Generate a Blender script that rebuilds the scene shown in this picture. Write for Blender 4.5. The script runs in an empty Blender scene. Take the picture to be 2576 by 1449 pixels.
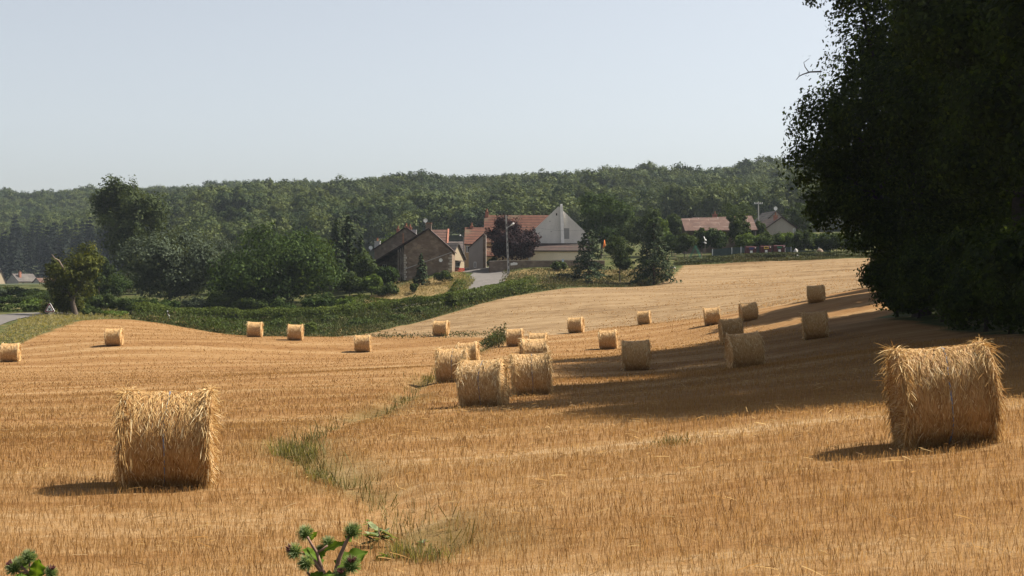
import bpy, math, random
import numpy as np
from mathutils import Vector, Matrix

# ------------------------------------------------------------------ camera, sky, sun, exposure
SC = bpy.context.scene
COL = SC.collection
CZ = 4.0                                   # camera height above the datum
FPX = 3578.0                               # focal length in pixels of a 2576 px wide picture (50 mm)
cam_d = bpy.data.cameras.new('camera'); cam_d.lens = 50; cam_d.sensor_width = 36
cam_d.clip_start = 0.1; cam_d.clip_end = 6000
cam = bpy.data.objects.new('camera', cam_d); COL.objects.link(cam)
cam.location = (0, 0, CZ); cam.rotation_euler = (math.radians(90), 0, 0)
SC.camera = cam

SUN_EL, SUN_AZ = math.radians(50), math.radians(72)      # azimuth clockwise from +Y (away from the camera)
SUN_DIR = Vector((math.cos(SUN_EL) * math.sin(SUN_AZ), math.cos(SUN_EL) * math.cos(SUN_AZ), math.sin(SUN_EL)))
world = bpy.data.worlds.new('World'); SC.world = world; world.use_nodes = True
wn = world.node_tree.nodes; wl = world.node_tree.links
bg = wn['Background']
sky = wn.new('ShaderNodeTexSky'); sky.sky_type = 'NISHITA'; sky.sun_disc = False
sky.sun_elevation = SUN_EL; sky.sun_rotation = SUN_AZ
sky.altitude = 250; sky.air_density = 1.0; sky.dust_density = 2.2; sky.ozone_density = 1.0
hsv = wn.new('ShaderNodeHueSaturation'); hsv.inputs['Saturation'].default_value = 0.41
wl.new(sky.outputs[0], hsv.inputs['Color']); wl.new(hsv.outputs[0], bg.inputs[0])
bg.inputs[1].default_value = 0.062
sun_d = bpy.data.lights.new('sun', 'SUN'); sun_d.energy = 5.0; sun_d.angle = math.radians(0.53); sun_d.color = (1.0, 0.93, 0.82)
sun = bpy.data.objects.new('sun', sun_d); COL.objects.link(sun); sun.location = (60, 40, 90)
sun.rotation_euler = SUN_DIR.to_track_quat('Z', 'Y').to_euler()
SC.view_settings.view_transform = 'Standard'; SC.view_settings.look = 'None'
SC.view_settings.exposure = 1.27; SC.view_settings.gamma = 1.0; SC.view_settings.use_curve_mapping = False
SC.render.engine = 'CYCLES'
SC.cycles.max_bounces = 6; SC.cycles.diffuse_bounces = 3; SC.cycles.glossy_bounces = 2
SC.cycles.transmission_bounces = 3; SC.cycles.transparent_max_bounces = 4; SC.cycles.volume_bounces = 0
SC.cycles.use_denoising = True

# ------------------------------------------------------------------ helpers
def P(u, v, d):
    """a place seen at pixel (u, v) of the 2576 px picture, d metres deep"""
    return Vector(((u - 1288) / FPX * d, d, CZ - (v - 724.5) / FPX * d))

def tag(o, label=None, cat=None, group=None, kind=None):
    if label: o['label'] = label
    if cat: o['category'] = cat
    if group: o['group'] = group
    if kind: o['kind'] = kind
    return o

def thing(name, label, cat, loc=(0, 0, 0), rz=0.0, group=None):
    o = bpy.data.objects.new(name, None); COL.objects.link(o)
    o.empty_display_size = 0.3
    o.location = loc; o.rotation_euler = (0, 0, rz)
    return tag(o, label, cat, group)

def mesh_np(name, V, F, mat=None, parent=None, tint=None, smooth=False, uv=None):
    """V (n,3); F (m,k) with one k for all faces, or a list of index lists"""
    me = bpy.data.meshes.new(name)
    V = np.asarray(V, dtype=np.float32)
    if isinstance(F, np.ndarray):
        m, k = F.shape
        me.vertices.add(len(V)); me.vertices.foreach_set('co', V.ravel())
        me.loops.add(m * k); me.loops.foreach_set('vertex_index', F.astype(np.int32).ravel())
        me.polygons.add(m); me.polygons.foreach_set('loop_start', np.arange(0, m * k, k, dtype=np.int32))
        me.polygons.foreach_set('loop_total', np.full(m, k, dtype=np.int32))
        me.update(calc_edges=True)
    else:
        me.from_pydata([tuple(map(float, p)) for p in V], [], [list(map(int, f)) for f in F]); me.update()
    if smooth:
        me.polygons.foreach_set('use_smooth', np.ones(len(me.polygons), dtype=bool))
    if tint is not None:
        for nm, arr in (tint.items() if isinstance(tint, dict) else (('tint', tint),)):
            at = me.attributes.new(nm, 'FLOAT', 'POINT'); at.data.foreach_set('value', np.asarray(arr, dtype=np.float32))
    if uv is not None:
        ul = me.uv_layers.new(name='UVMap')
        idx = np.empty(len(me.loops), dtype=np.int32); me.loops.foreach_get('vertex_index', idx)
        ul.data.foreach_set('uv', np.asarray(uv, dtype=np.float32)[idx].ravel())
    if mat: me.materials.append(mat)
    o = bpy.data.objects.new(name, me); COL.objects.link(o)
    if parent: o.parent = parent
    return o

class MB:
    """collects shapes for one mesh"""
    def __init__(s): s.v = []; s.f = []
    def add(s, vs, fs):
        b = len(s.v); s.v += [tuple(p) for p in vs]; s.f += [[i + b for i in f] for f in fs]; return s
    def box(s, x0, x1, y0, y1, z0, z1):
        return s.add([(x0, y0, z0), (x1, y0, z0), (x1, y1, z0), (x0, y1, z0), (x0, y0, z1), (x1, y0, z1), (x1, y1, z1), (x0, y1, z1)],
                     [(3, 2, 1, 0), (4, 5, 6, 7), (0, 1, 5, 4), (1, 2, 6, 5), (2, 3, 7, 6), (3, 0, 4, 7)])
    def prism(s, pts, e):
        n = len(pts); e = Vector(e); a = [Vector(p) for p in pts]; b = [p + e for p in a]
        return s.add(a + b, [list(range(n))[::-1], list(range(n, 2 * n))] + [(i, (i + 1) % n, n + (i + 1) % n, n + i) for i in range(n)])
    def tube(s, pts, rad, n=6, caps=True):
        pts = [Vector(p) for p in pts]; rings = []; b = len(s.v)
        for i, p in enumerate(pts):
            d = (pts[min(i + 1, len(pts) - 1)] - pts[max(i - 1, 0)]).normalized()
            a = d.orthogonal().normalized() if i == 0 else (rings_a - d * rings_a.dot(d)).normalized()
            rings_a = a; c = d.cross(a)
            for k in range(n):
                t = 2 * math.pi * k / n
                s.v.append(tuple(p + (a * math.cos(t) + c * math.sin(t)) * rad[i]))
        for i in range(len(pts) - 1):
            for k in range(n):
                s.f.append([b + i * n + k, b + i * n + (k + 1) % n, b + (i + 1) * n + (k + 1) % n, b + (i + 1) * n + k])
        if caps:
            s.f.append([b + k for k in range(n)][::-1]); s.f.append([b + (len(pts) - 1) * n + k for k in range(n)])
        return s
    def disc(s, c, nrm, r, depth=0.05, n=16):
        c = Vector(c); nrm = Vector(nrm).normalized(); a = nrm.orthogonal().normalized(); d = nrm.cross(a)
        pts = [c + (a * math.cos(2 * math.pi * k / n) + d * math.sin(2 * math.pi * k / n)) * r for k in range(n)]
        return s.prism(pts, -nrm * depth)
    def build(s, name, mat, parent=None, smooth=False):
        return mesh_np(name, np.array(s.v), s.f, mat, parent, smooth=smooth)

# ---- value noise for patterns shared by ground and stubble
_rs = np.random.RandomState(7); _tab = _rs.rand(256, 256)
def vnoise(x, y):
    xi = np.floor(x).astype(int); yi = np.floor(y).astype(int); fx = x - xi; fy = y - yi
    fx = fx * fx * (3 - 2 * fx); fy = fy * fy * (3 - 2 * fy)
    g = lambda a, b: _tab[a % 256, b % 256]
    return (g(xi, yi) * (1 - fx) + g(xi + 1, yi) * fx) * (1 - fy) + (g(xi, yi + 1) * (1 - fx) + g(xi + 1, yi + 1) * fx) * fy
def fbm(x, y, o=4):
    r = 0; a = 0.5; t = 0
    for i in range(o):
        r = r + a * vnoise(x + 17.3 * i, y + 9.1 * i); t += a; a *= 0.5; x = x * 2.03; y = y * 2.03
    return r / t

def in_poly(x, y, poly):
    r = np.zeros(x.shape, bool); n = len(poly)
    for i in range(n):
        x0, y0 = poly[i]; x1, y1 = poly[(i + 1) % n]
        if y0 == y1: continue
        c = (y0 > y) != (y1 > y)
        r ^= c & (x < (x1 - x0) * (y - y0) / (y1 - y0) + x0)
    return r

def poly_dist(x, y, pl):
    """distance to an open polyline"""
    d = np.full(x.shape, 1e9)
    for (x0, y0), (x1, y1) in zip(pl[:-1], pl[1:]):
        dx, dy = x1 - x0, y1 - y0; L = dx * dx + dy * dy + 1e-9
        t = np.clip(((x - x0) * dx + (y - y0) * dy) / L, 0, 1)
        d = np.minimum(d, np.hypot(x - x0 - t * dx, y - y0 - t * dy))
    return d

def resample(pl, step):
    out = []
    for a, b in zip(pl[:-1], pl[1:]):
        a = Vector(a); b = Vector(b); n = max(1, int((b - a).length / step))
        out += [a.lerp(b, i / n) for i in range(n)]
    return out + [Vector(pl[-1])]

# ------------------------------------------------------------------ materials
def nodes(name):
    m = bpy.data.materials.new(name); m.use_nodes = True
    nt = m.node_tree; b = nt.nodes['Principled BSDF']
    b.inputs['Roughness'].default_value = 0.85
    b.inputs['Specular IOR Level'].default_value = 0.2
    return m, nt, b
def N(nt, t, **kw):
    n = nt.nodes.new(t)
    for k, v in kw.items():
        if k in n.inputs: n.inputs[k].default_value = v
        else: setattr(n, k, v)
    return n
def ramp(nt, fac, stops):
    r = nt.nodes.new('ShaderNodeValToRGB'); e = r.color_ramp.elements
    while len(e) < len(stops): e.new(0.5)
    for i, (p, c) in enumerate(stops): e[i].position = p; e[i].color = (*c, 1)
    nt.links.new(fac, r.inputs[0]); return r.outputs[0]
def mix(nt, fac, a, b, mode='MIX'):
    m = nt.nodes.new('ShaderNodeMix'); m.data_type = 'RGBA'; m.blend_type = mode
    for s, v in ((0, fac), (6, a), (7, b)):
        if hasattr(v, 'is_output'): nt.links.new(v, m.inputs[s])
        else: m.inputs[s].default_value = v if s == 0 else (*v, 1)
    return m.outputs[2]
def mapped(nt, scale=(1, 1, 1), rot=(0, 0, 0), src='Object'):
    tc = nt.nodes.new('ShaderNodeTexCoord'); mp = nt.nodes.new('ShaderNodeMapping')
    mp.inputs['Scale'].default_value = scale; mp.inputs['Rotation'].default_value = rot
    nt.links.new(tc.outputs[src], mp.inputs[0]); return mp.outputs[0]
def noise(nt, vec, scale, detail=4, rough=0.55):
    n = nt.nodes.new('ShaderNodeTexNoise'); n.inputs['Scale'].default_value = scale
    n.inputs['Detail'].default_value = detail; n.inputs['Roughness'].default_value = rough
    if vec is not None: nt.links.new(vec, n.inputs['Vector'])
    return n.outputs[0]
def attr(nt, name):
    a = nt.nodes.new('ShaderNodeAttribute'); a.attribute_name = name; return a.outputs['Fac']
def bump(nt, b, h, strength=0.4, dist=0.05):
    n = nt.nodes.new('ShaderNodeBump'); n.inputs['Strength'].default_value = strength; n.inputs['Distance'].default_value = dist
    nt.links.new(h, n.inputs['Height']); nt.links.new(n.outputs[0], b.inputs['Normal'])

def plain(name, col, rough=0.8, var=0.25, scale=3.0):
    m, nt, b = nodes(name)
    n = noise(nt, mapped(nt), scale, 5)
    lo = tuple(c * (1 - var) for c in col); hi = tuple(min(1, c * (1 + var)) for c in col)
    nt.links.new(ramp(nt, n, [(0.3, lo), (0.7, hi)]), b.inputs['Base Color']); b.inputs['Roughness'].default_value = rough
    return m

def leaf_mat(name, stops, trans=0.3, inst=False, k=1.0, tc=(1.25, 1.15, 0.45)):
    """foliage: per leaf tint, some light passing through each leaf"""
    m, nt, b = nodes(name)
    f = attr(nt, 'tint'); stops = [(p, tuple(min(0.95, x * k) for x in c)) for p, c in stops]
    if inst:
        oi = nt.nodes.new('ShaderNodeObjectInfo')
        ma = N(nt, 'ShaderNodeMath', operation='MULTIPLY_ADD'); ma.inputs[1].default_value = 0.8; ma.inputs[2].default_value = -0.4
        nt.links.new(oi.outputs['Random'], ma.inputs[0])
        ad = N(nt, 'ShaderNodeMath', operation='ADD', use_clamp=True); nt.links.new(f, ad.inputs[0]); nt.links.new(ma.outputs[0], ad.inputs[1])
        f = ad.outputs[0]
    c = ramp(nt, f, stops)
    nt.links.new(c, b.inputs['Base Color']); b.inputs['Roughness'].default_value = 0.65; b.inputs['Specular IOR Level'].default_value = 0.05
    t = nt.nodes.new('ShaderNodeBsdfTranslucent')
    c2 = mix(nt, 1.0, c, tc, 'MULTIPLY'); nt.links.new(c2, t.inputs[0])
    ms = nt.nodes.new('ShaderNodeMixShader'); ms.inputs[0].default_value = trans
    nt.links.new(b.outputs[0], ms.inputs[1]); nt.links.new(t.outputs[0], ms.inputs[2])
    nt.links.new(ms.outputs[0], nt.nodes['Material Output'].inputs[0])
    return m

M = {}
M['leaf_green'] = leaf_mat('leaf_green', [(0.0, (0.022, 0.036, 0.010)), (0.5, (0.050, 0.075, 0.018)), (1.0, (0.095, 0.125, 0.030))], k=0.715)
M['leaf_walnut'] = leaf_mat('leaf_walnut', [(0.0, (0.018, 0.034, 0.008)), (0.5, (0.045, 0.078, 0.016)), (1.0, (0.10, 0.145, 0.034))], k=0.665)
M['leaf_silver'] = leaf_mat('leaf_silver', [(0.0, (0.040, 0.055, 0.030)), (0.5, (0.085, 0.110, 0.065)), (1.0, (0.150, 0.180, 0.110))], 0.2, k=0.662)
M['leaf_poplar'] = leaf_mat('leaf_poplar', [(0.0, (0.030, 0.044, 0.016)), (0.5, (0.066, 0.090, 0.034)), (1.0, (0.125, 0.150, 0.060))], 0.25, k=0.703)
M['leaf_yellow'] = leaf_mat('leaf_yellow', [(0.0, (0.030, 0.034, 0.008)), (0.5, (0.066, 0.080, 0.014)), (1.0, (0.150, 0.145, 0.022))], k=0.800)
M['leaf_bright'] = leaf_mat('leaf_bright', [(0.0, (0.050, 0.085, 0.015)), (0.5, (0.100, 0.150, 0.025)), (1.0, (0.170, 0.230, 0.045))], k=0.720)
M['leaf_plum'] = leaf_mat('leaf_plum', [(0.0, (0.012, 0.006, 0.008)), (0.6, (0.028, 0.013, 0.015)), (1.0, (0.075, 0.034, 0.026))], 0.15, k=0.800)
M['leaf_wood'] = leaf_mat('leaf_wood', [(0.0, (0.012, 0.020, 0.006)), (0.6, (0.026, 0.042, 0.010)), (1.0, (0.055, 0.078, 0.014))], 0.6, k=1.3)
M['needle'] = leaf_mat('needle', [(0.0, (0.012, 0.022, 0.010)), (0.5, (0.026, 0.042, 0.018)), (1.0, (0.060, 0.078, 0.028))], 0.1, k=0.850)
M['forest_leaf'] = leaf_mat('forest_leaf', [(0.0, (0.020, 0.036, 0.012)), (0.35, (0.042, 0.060, 0.016)), (0.7, (0.075, 0.095, 0.026)), (1.0, (0.105, 0.125, 0.040))], 0.2, inst=True, k=0.869)
M['forest_needle'] = leaf_mat('forest_needle', [(0.0, (0.010, 0.018, 0.012)), (1.0, (0.028, 0.042, 0.022))], 0.05, inst=True, k=0.440)
M['hedge_leaf'] = leaf_mat('hedge_leaf', [(0.0, (0.030, 0.045, 0.012)), (0.5, (0.062, 0.090, 0.022)), (1.0, (0.120, 0.150, 0.036))], 0.25, k=0.767)
M['hedge_bright'] = leaf_mat('hedge_bright', [(0.0, (0.045, 0.062, 0.012)), (0.5, (0.085, 0.115, 0.022)), (1.0, (0.145, 0.175, 0.036))], 0.3, k=0.780)
M['weed'] = leaf_mat('weed', [(0.0, (0.040, 0.052, 0.016)), (0.35, (0.080, 0.098, 0.034)), (0.65, (0.135, 0.125, 0.055)), (0.85, (0.17, 0.105, 0.055)), (1.0, (0.30, 0.225, 0.11))], 0.2, k=0.612)
M['dry_grass'] = leaf_mat('dry_grass', [(0.0, (0.12, 0.13, 0.045)), (0.4, (0.26, 0.20, 0.085)), (1.0, (0.50, 0.37, 0.18))], 0.2, k=0.637)
M['green_grass'] = leaf_mat('green_grass', [(0.0, (0.105, 0.112, 0.045)), (0.5, (0.21, 0.195, 0.090)), (1.0, (0.40, 0.34, 0.18))], 0.45, k=0.720)
M['bark'] = plain('bark', (0.085, 0.065, 0.048), 0.9, 0.4, 6)
M['bark_dark'] = plain('bark_dark', (0.030, 0.026, 0.020), 0.95, 0.4, 6)
M['bark_pale'] = plain('bark_pale', (0.20, 0.155, 0.115), 0.9, 0.3, 6)
M['straw'] = leaf_mat('straw', [(0.0, (0.19, 0.088, 0.028)), (0.4, (0.36, 0.215, 0.080)), (0.75, (0.52, 0.365, 0.170)), (1.0, (0.68, 0.56, 0.34))], 0.25, tc=(1.1, 0.95, 0.7))
M['stubble'] = leaf_mat('stubble', [(0.0, (0.27, 0.142, 0.052)), (0.4, (0.365, 0.212, 0.085)), (0.75, (0.45, 0.295, 0.138)), (1.0, (0.57, 0.43, 0.25))], 0.60, tc=(1.08, 1.0, 0.78), k=0.760)

def straw_roll_mat(name='straw_roll', k=(0.66, 0.57, 0.47)):
    m, nt, b = nodes(name)
    v = mapped(nt, (70, 7, 1), src='UV')
    n1 = noise(nt, v, 1.0, 5, 0.65)
    n2 = noise(nt, mapped(nt, (9, 3, 1), src='UV'), 1.0, 3)
    f = N(nt, 'ShaderNodeMath', operation='MULTIPLY_ADD'); nt.links.new(n2, f.inputs[0]); f.inputs[1].default_value = 0.35; nt.links.new(n1, f.inputs[2])
    c = ramp(nt, f.outputs[0], [(0.40, (0.17, 0.085, 0.030)), (0.54, (0.38, 0.220, 0.085)), (0.68, (0.56, 0.37, 0.165)), (0.84, (0.76, 0.57, 0.31))])
    c = mix(nt, 1.0, c, k, 'MULTIPLY'); nt.links.new(c, b.inputs['Base Color']); bump(nt, b, n1, 0.9, 0.03)
    b.inputs['Roughness'].default_value = 0.6
    return m
M['straw_roll'] = straw_roll_mat()
M['net_roll'] = straw_roll_mat('net_wrapped_roll', (0.76, 0.68, 0.59))
M['straw_pale'] = leaf_mat('straw_pale', [(0.0, (0.26, 0.15, 0.06)), (0.4, (0.46, 0.31, 0.14)), (0.75, (0.62, 0.48, 0.27)), (1.0, (0.76, 0.66, 0.45))], 0.25, tc=(1.1, 0.95, 0.7))

def ground_mat():
    m, nt, b = nodes('field_ground')
    co = mapped(nt)
    fine = noise(nt, mapped(nt, (1, 1, 1)), 9.0, 6, 0.7)
    mid = noise(nt, mapped(nt, (0.35, 1.6, 1), (0, 0, math.radians(-14))), 1.3, 5, 0.6)
    # stubble: orange brown litter with paler trodden straw along the drilled rows ('band' from the mesh)
    rows = noise(nt, mapped(nt, (0.10, 1.5, 1), (0, 0, math.radians(-17))), 1.0, 6, 0.7)
    blot = noise(nt, mapped(nt, (0.6, 1.2, 1), (0, 0, math.radians(-17))), 2.2, 8, 0.8)
    def acc(a, k, b_):
        n_ = N(nt, 'ShaderNodeMath', operation='MULTIPLY_ADD'); nt.links.new(a, n_.inputs[0]); n_.inputs[1].default_value = k
        if hasattr(b_, 'is_output'): nt.links.new(b_, n_.inputs[2])
        else: n_.inputs[2].default_value = b_
        return n_.outputs[0]
    f_s = acc(fine, 0.30, acc(attr(nt, 'band'), 0.55, acc(rows, 0.75, acc(blot, 1.0, -0.80))))
    st = ramp(nt, f_s, [(0.20, (0.27, 0.125, 0.038)), (0.40, (0.42, 0.225, 0.080)), (0.58, (0.52, 0.310, 0.125)), (0.80, (0.66, 0.455, 0.23))])
    # paler far part: short chopped straw with dark flecks drawn out along the rows
    fl = noise(nt, mapped(nt, (0.30, 1.4, 1), (0, 0, math.radians(-12))), 1.5, 7, 0.8)
    fr = noise(nt, mapped(nt, (0.035, 0.42, 1), (0, 0, math.radians(-12))), 1.0, 5, 0.65)
    f_p = acc(fl, 1.5, acc(fr, 1.1, -0.80))
    pa = ramp(nt, f_p, [(0.24, (0.20, 0.125, 0.060)), (0.38, (0.38, 0.255, 0.125)), (0.52, (0.50, 0.350, 0.178)), (0.72, (0.64, 0.475, 0.26))])
    pa = mix(nt, 1.0, pa, (0.86, 0.83, 0.80), 'MULTIPLY')
    c = mix(nt, attr(nt, 'pale'), st, pa)
    gr = ramp(nt, noise(nt, co, 0.45, 6, 0.65), [(0.34, (0.026, 0.035, 0.010)), (0.52, (0.052, 0.058, 0.019)), (0.70, (0.125, 0.098, 0.043))])
    c = mix(nt, 1.0, c, (0.438, 0.437, 0.468), 'MULTIPLY')
    c = mix(nt, attr(nt, 'grass'), c, gr)
    dr = ramp(nt, noise(nt, co, 0.6, 6, 0.7), [(0.34, (0.085, 0.085, 0.032)), (0.52, (0.18, 0.135, 0.060)), (0.7, (0.27, 0.195, 0.095))])
    c = mix(nt, attr(nt, 'dry'), c, dr)
    nt.links.new(c, b.inputs['Base Color']); b.inputs['Roughness'].default_value = 0.95; b.inputs['Specular IOR Level'].default_value = 0.05
    bump(nt, b, fine, 0.8, 0.06)
    return m
M['ground'] = ground_mat()
M['hill_floor'] = plain('hill_floor', (0.035, 0.045, 0.018), 0.95, 0.4, 0.05)

def asphalt():
    m, nt, b = nodes('asphalt')
    n = noise(nt, mapped(nt), 1.2, 6, 0.7)
    nt.links.new(ramp(nt, n, [(0.3, (0.078, 0.071, 0.065)), (0.7, (0.12, 0.108, 0.098))]), b.inputs['Base Color']); b.inputs['Roughness'].default_value = 0.9
    return m
M['asphalt'] = asphalt()

def masonry(name, a, bcol, mortar, scale=1.6):
    m, nt, b = nodes(name)
    vo = N(nt, 'ShaderNodeTexVoronoi'); vo.inputs['Scale'].default_value = scale; nt.links.new(mapped(nt, (1, 1, 1.8)), vo.inputs['Vector'])
    ve = N(nt, 'ShaderNodeTexVoronoi', feature='DISTANCE_TO_EDGE'); ve.inputs['Scale'].default_value = scale; nt.links.new(mapped(nt, (1, 1, 1.8)), ve.inputs['Vector'])
    sx = N(nt, 'ShaderNodeSeparateColor'); nt.links.new(vo.outputs['Color'], sx.inputs[0])
    st = ramp(nt, sx.outputs[0], [(0.0, a), (1.0, bcol)])
    c = mix(nt, ramp(nt, ve.outputs['Distance'], [(0.02, (1, 1, 1)), (0.09, (0, 0, 0))]), st, mortar)
    big = noise(nt, mapped(nt), 0.5, 5, 0.65)
    c = mix(nt, 1.0, c, ramp(nt, big, [(0.3, (0.6, 0.58, 0.55)), (0.7, (1.1, 1.08, 1.05))]), 'MULTIPLY')
    nt.links.new(c, b.inputs['Base Color']); bump(nt, b, ve.outputs['Distance'], 0.5, 0.05)
    return m
M['stone'] = masonry('stone', (0.15, 0.105, 0.074), (0.27, 0.20, 0.142), (0.19, 0.147, 0.11))
M['stone_dark'] = masonry('stone_dark', (0.13, 0.098, 0.076), (0.23, 0.178, 0.135), (0.16, 0.128, 0.10))
M['quoin'] = plain('quoin', (0.40, 0.35, 0.28), 0.9, 0.2, 2)

def plaster(name, col, stain=0.5):
    m, nt, b = nodes(name)
    n1 = noise(nt, mapped(nt, (1, 1, 0.45)), 0.55, 6, 0.65); n2 = noise(nt, mapped(nt), 5, 4)
    lo = tuple(c * (1 - 0.45 * stain) for c in col)
    c = ramp(nt, n1, [(0.30, lo), (0.58, col)])
    c = mix(nt, 0.25, c, ramp(nt, n2, [(0.3, tuple(x * 0.7 for x in col)), (0.7, tuple(min(1, x * 1.15) for x in col))]))
    nt.links.new(c, b.inputs['Base Color']); b.inputs['Roughness'].default_value = 0.9
    return m
M['render_white'] = plaster('render_white', (0.60, 0.58, 0.53), 0.55)
M['render_cream'] = plaster('render_cream', (0.80, 0.68, 0.50), 0.2)
M['render_ochre'] = plaster('render_ochre', (0.42, 0.31, 0.18), 0.5)
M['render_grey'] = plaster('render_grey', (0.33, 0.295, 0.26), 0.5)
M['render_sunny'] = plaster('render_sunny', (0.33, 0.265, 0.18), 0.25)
M['concrete'] = plaster('concrete', (0.40, 0.385, 0.36), 0.5)
M['patch_grey'] = plaster('patch_grey', (0.26, 0.26, 0.25), 0.6)

def tiles(name, lo, hi, row=0.45, moss=(0.10, 0.08, 0.05)):
    """courses of tiles run along the roof: height bands along the slope by z"""
    m, nt, b = nodes(name)
    w = N(nt, 'ShaderNodeTexWave', wave_type='BANDS', bands_direction='Z', wave_profile='SAW')
    w.inputs['Scale'].default_value = 0.314 / row / 1.0; w.inputs['Distortion'].default_value = 0.35; w.inputs['Detail'].default_value = 2
    nt.links.new(mapped(nt), w.inputs[0])
    n = noise(nt, mapped(nt, (1, 1, 1)), 1.6, 6, 0.7); n2 = noise(nt, mapped(nt), 0.35, 4, 0.6)
    c = ramp(nt, n, [(0.3, lo), (0.68, hi)])
    c = mix(nt, ramp(nt, w.outputs[0], [(0.0, (1, 1, 1)), (0.42, (0, 0, 0))]), c, tuple(x * 0.22 for x in lo))
    c = mix(nt, ramp(nt, n2, [(0.5, (0, 0, 0)), (0.72, (1, 1, 1))]), c, moss)
    nt.links.new(c, b.inputs['Base Color']); bump(nt, b, w.outputs[0], 0.6, 0.06)
    return m
M['tile_red'] = tiles('tile_red', (0.068, 0.027, 0.017), (0.135, 0.056, 0.035))
M['tile_brown'] = tiles('tile_brown', (0.034, 0.022, 0.019), (0.066, 0.039, 0.031), moss=(0.035,0.032,0.024))
M['tile_dark'] = tiles('tile_dark', (0.055, 0.045, 0.042), (0.11, 0.085, 0.075), moss=(0.05, 0.05, 0.035))
M['tile_slate'] = tiles('tile_slate', (0.065, 0.057, 0.052), (0.11, 0.094, 0.086), moss=(0.12, 0.11, 0.09))
M['tile_faded'] = tiles('tile_faded', (0.075, 0.040, 0.030), (0.135, 0.073, 0.055))
def rust():
    m, nt, b = nodes('rusty_sheet')
    v = mapped(nt, (1, 1, 1)); n = noise(nt, v, 0.8, 6, 0.7)
    c = ramp(nt, n, [(0.3, (0.062, 0.032, 0.023)), (0.55, (0.10, 0.055, 0.040)), (0.75, (0.14, 0.085, 0.066))])
    br = N(nt, 'ShaderNodeTexBrick'); br.inputs['Scale'].default_value = 1.0; br.inputs['Brick Width'].default_value = 3.4; br.inputs['Row Height'].default_value = 1.15
    br.inputs['Mortar Size'].default_value = 0.05; br.inputs['Color1'].default_value = (0, 0, 0, 1); br.inputs['Color2'].default_value = (0, 0, 0, 1); br.inputs['Mortar'].default_value = (1, 1, 1, 1)
    nt.links.new(mapped(nt, (1, 1, 1), src='UV'), br.inputs[0])
    gate = mix(nt, 1.0, br.outputs[0], ramp(nt, noise(nt, mapped(nt), 0.5, 3), [(0.42, (0, 0, 0)), (0.55, (1, 1, 1))]), 'MULTIPLY')
    c = mix(nt, gate, c, (0.22, 0.17, 0.145))
    nt.links.new(c, b.inputs['Base Color']); b.inputs['Roughness'].default_value = 0.7
    return m
M['rust'] = rust()
M['brick'] = plain('brick', (0.30, 0.13, 0.085), 0.9, 0.3, 4)
M['terracotta'] = plain('terracotta', (0.21, 0.095, 0.05), 0.85, 0.3, 4)
M['timber'] = plain('timber', (0.20, 0.165, 0.13), 0.9, 0.3, 3)
M['dark'] = plain('dark_opening', (0.018, 0.017, 0.018), 0.9, 0.2, 2)
M['glass'] = plain('window_glass', (0.03, 0.034, 0.04), 0.15, 0.2, 2)
M['white'] = plain('white_paint', (0.74, 0.73, 0.70), 0.5, 0.08, 3)
M['grey_metal'] = plain('grey_metal', (0.42, 0.43, 0.44), 0.45, 0.15, 4)
M['red_paint'] = plain('red_paint', (0.20, 0.016, 0.020), 0.5, 0.15, 3)
M['maroon'] = plain('maroon_paint', (0.070, 0.020, 0.021), 0.55, 0.2, 2)
M['yellow'] = plain('yellow_paint', (0.66, 0.46, 0.05), 0.5, 0.1, 3)
M['blue'] = plain('blue_paint', (0.035, 0.05, 0.16), 0.5, 0.15, 3)
M['green_paint'] = plain('green_paint', (0.02, 0.14, 0.075), 0.5, 0.15, 3)
M['teal'] = plain('teal_fence', (0.042, 0.060, 0.056), 0.8, 0.25, 2)
M['orange'] = plain('orange_cloth', (0.70, 0.20, 0.045), 0.8, 0.12, 3)
M['black'] = plain('black_paint', (0.02, 0.02, 0.02), 0.6, 0.1, 3)
M['twine'] = plain('blue_twine', (0.13, 0.155, 0.21), 0.45, 0.45, 14)
M['skin'] = plain('skin', (0.55, 0.30, 0.22), 0.6, 0.08, 6)
M['navy'] = plain('navy_cloth', (0.030, 0.034, 0.055), 0.9, 0.2, 6)
M['grey_cloth'] = plain('grey_cloth', (0.20, 0.19, 0.19), 0.9, 0.2, 6)
M['bur'] = leaf_mat('burr_green', [(0.0, (0.10, 0.15, 0.040)), (0.5, (0.28, 0.38, 0.12)), (1.0, (0.66, 0.72, 0.46))], 0.4, k=0.612)
M['bur_flower'] = plain('burr_flower', (0.13, 0.045, 0.045), 0.9, 0.3, 200)
M['bur_leaf'] = leaf_mat('burdock_leaf', [(0.0, (0.080, 0.15, 0.018)), (0.5, (0.14, 0.23, 0.030)), (1.0, (0.20, 0.30, 0.05))], 0.45, k=0.637)
M['bur_stem'] = plain('burdock_stem', (0.20, 0.115, 0.085), 0.7, 0.25, 60)
M['weed_leaf'] = leaf_mat('weed_leaf', [(0.0, (0.11, 0.145, 0.05)), (0.5, (0.17, 0.21, 0.09)), (1.0, (0.27, 0.30, 0.16))], 0.3, k=0.800)
M['soil'] = plain('soil', (0.10, 0.07, 0.045), 0.95, 0.3, 8)

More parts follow.
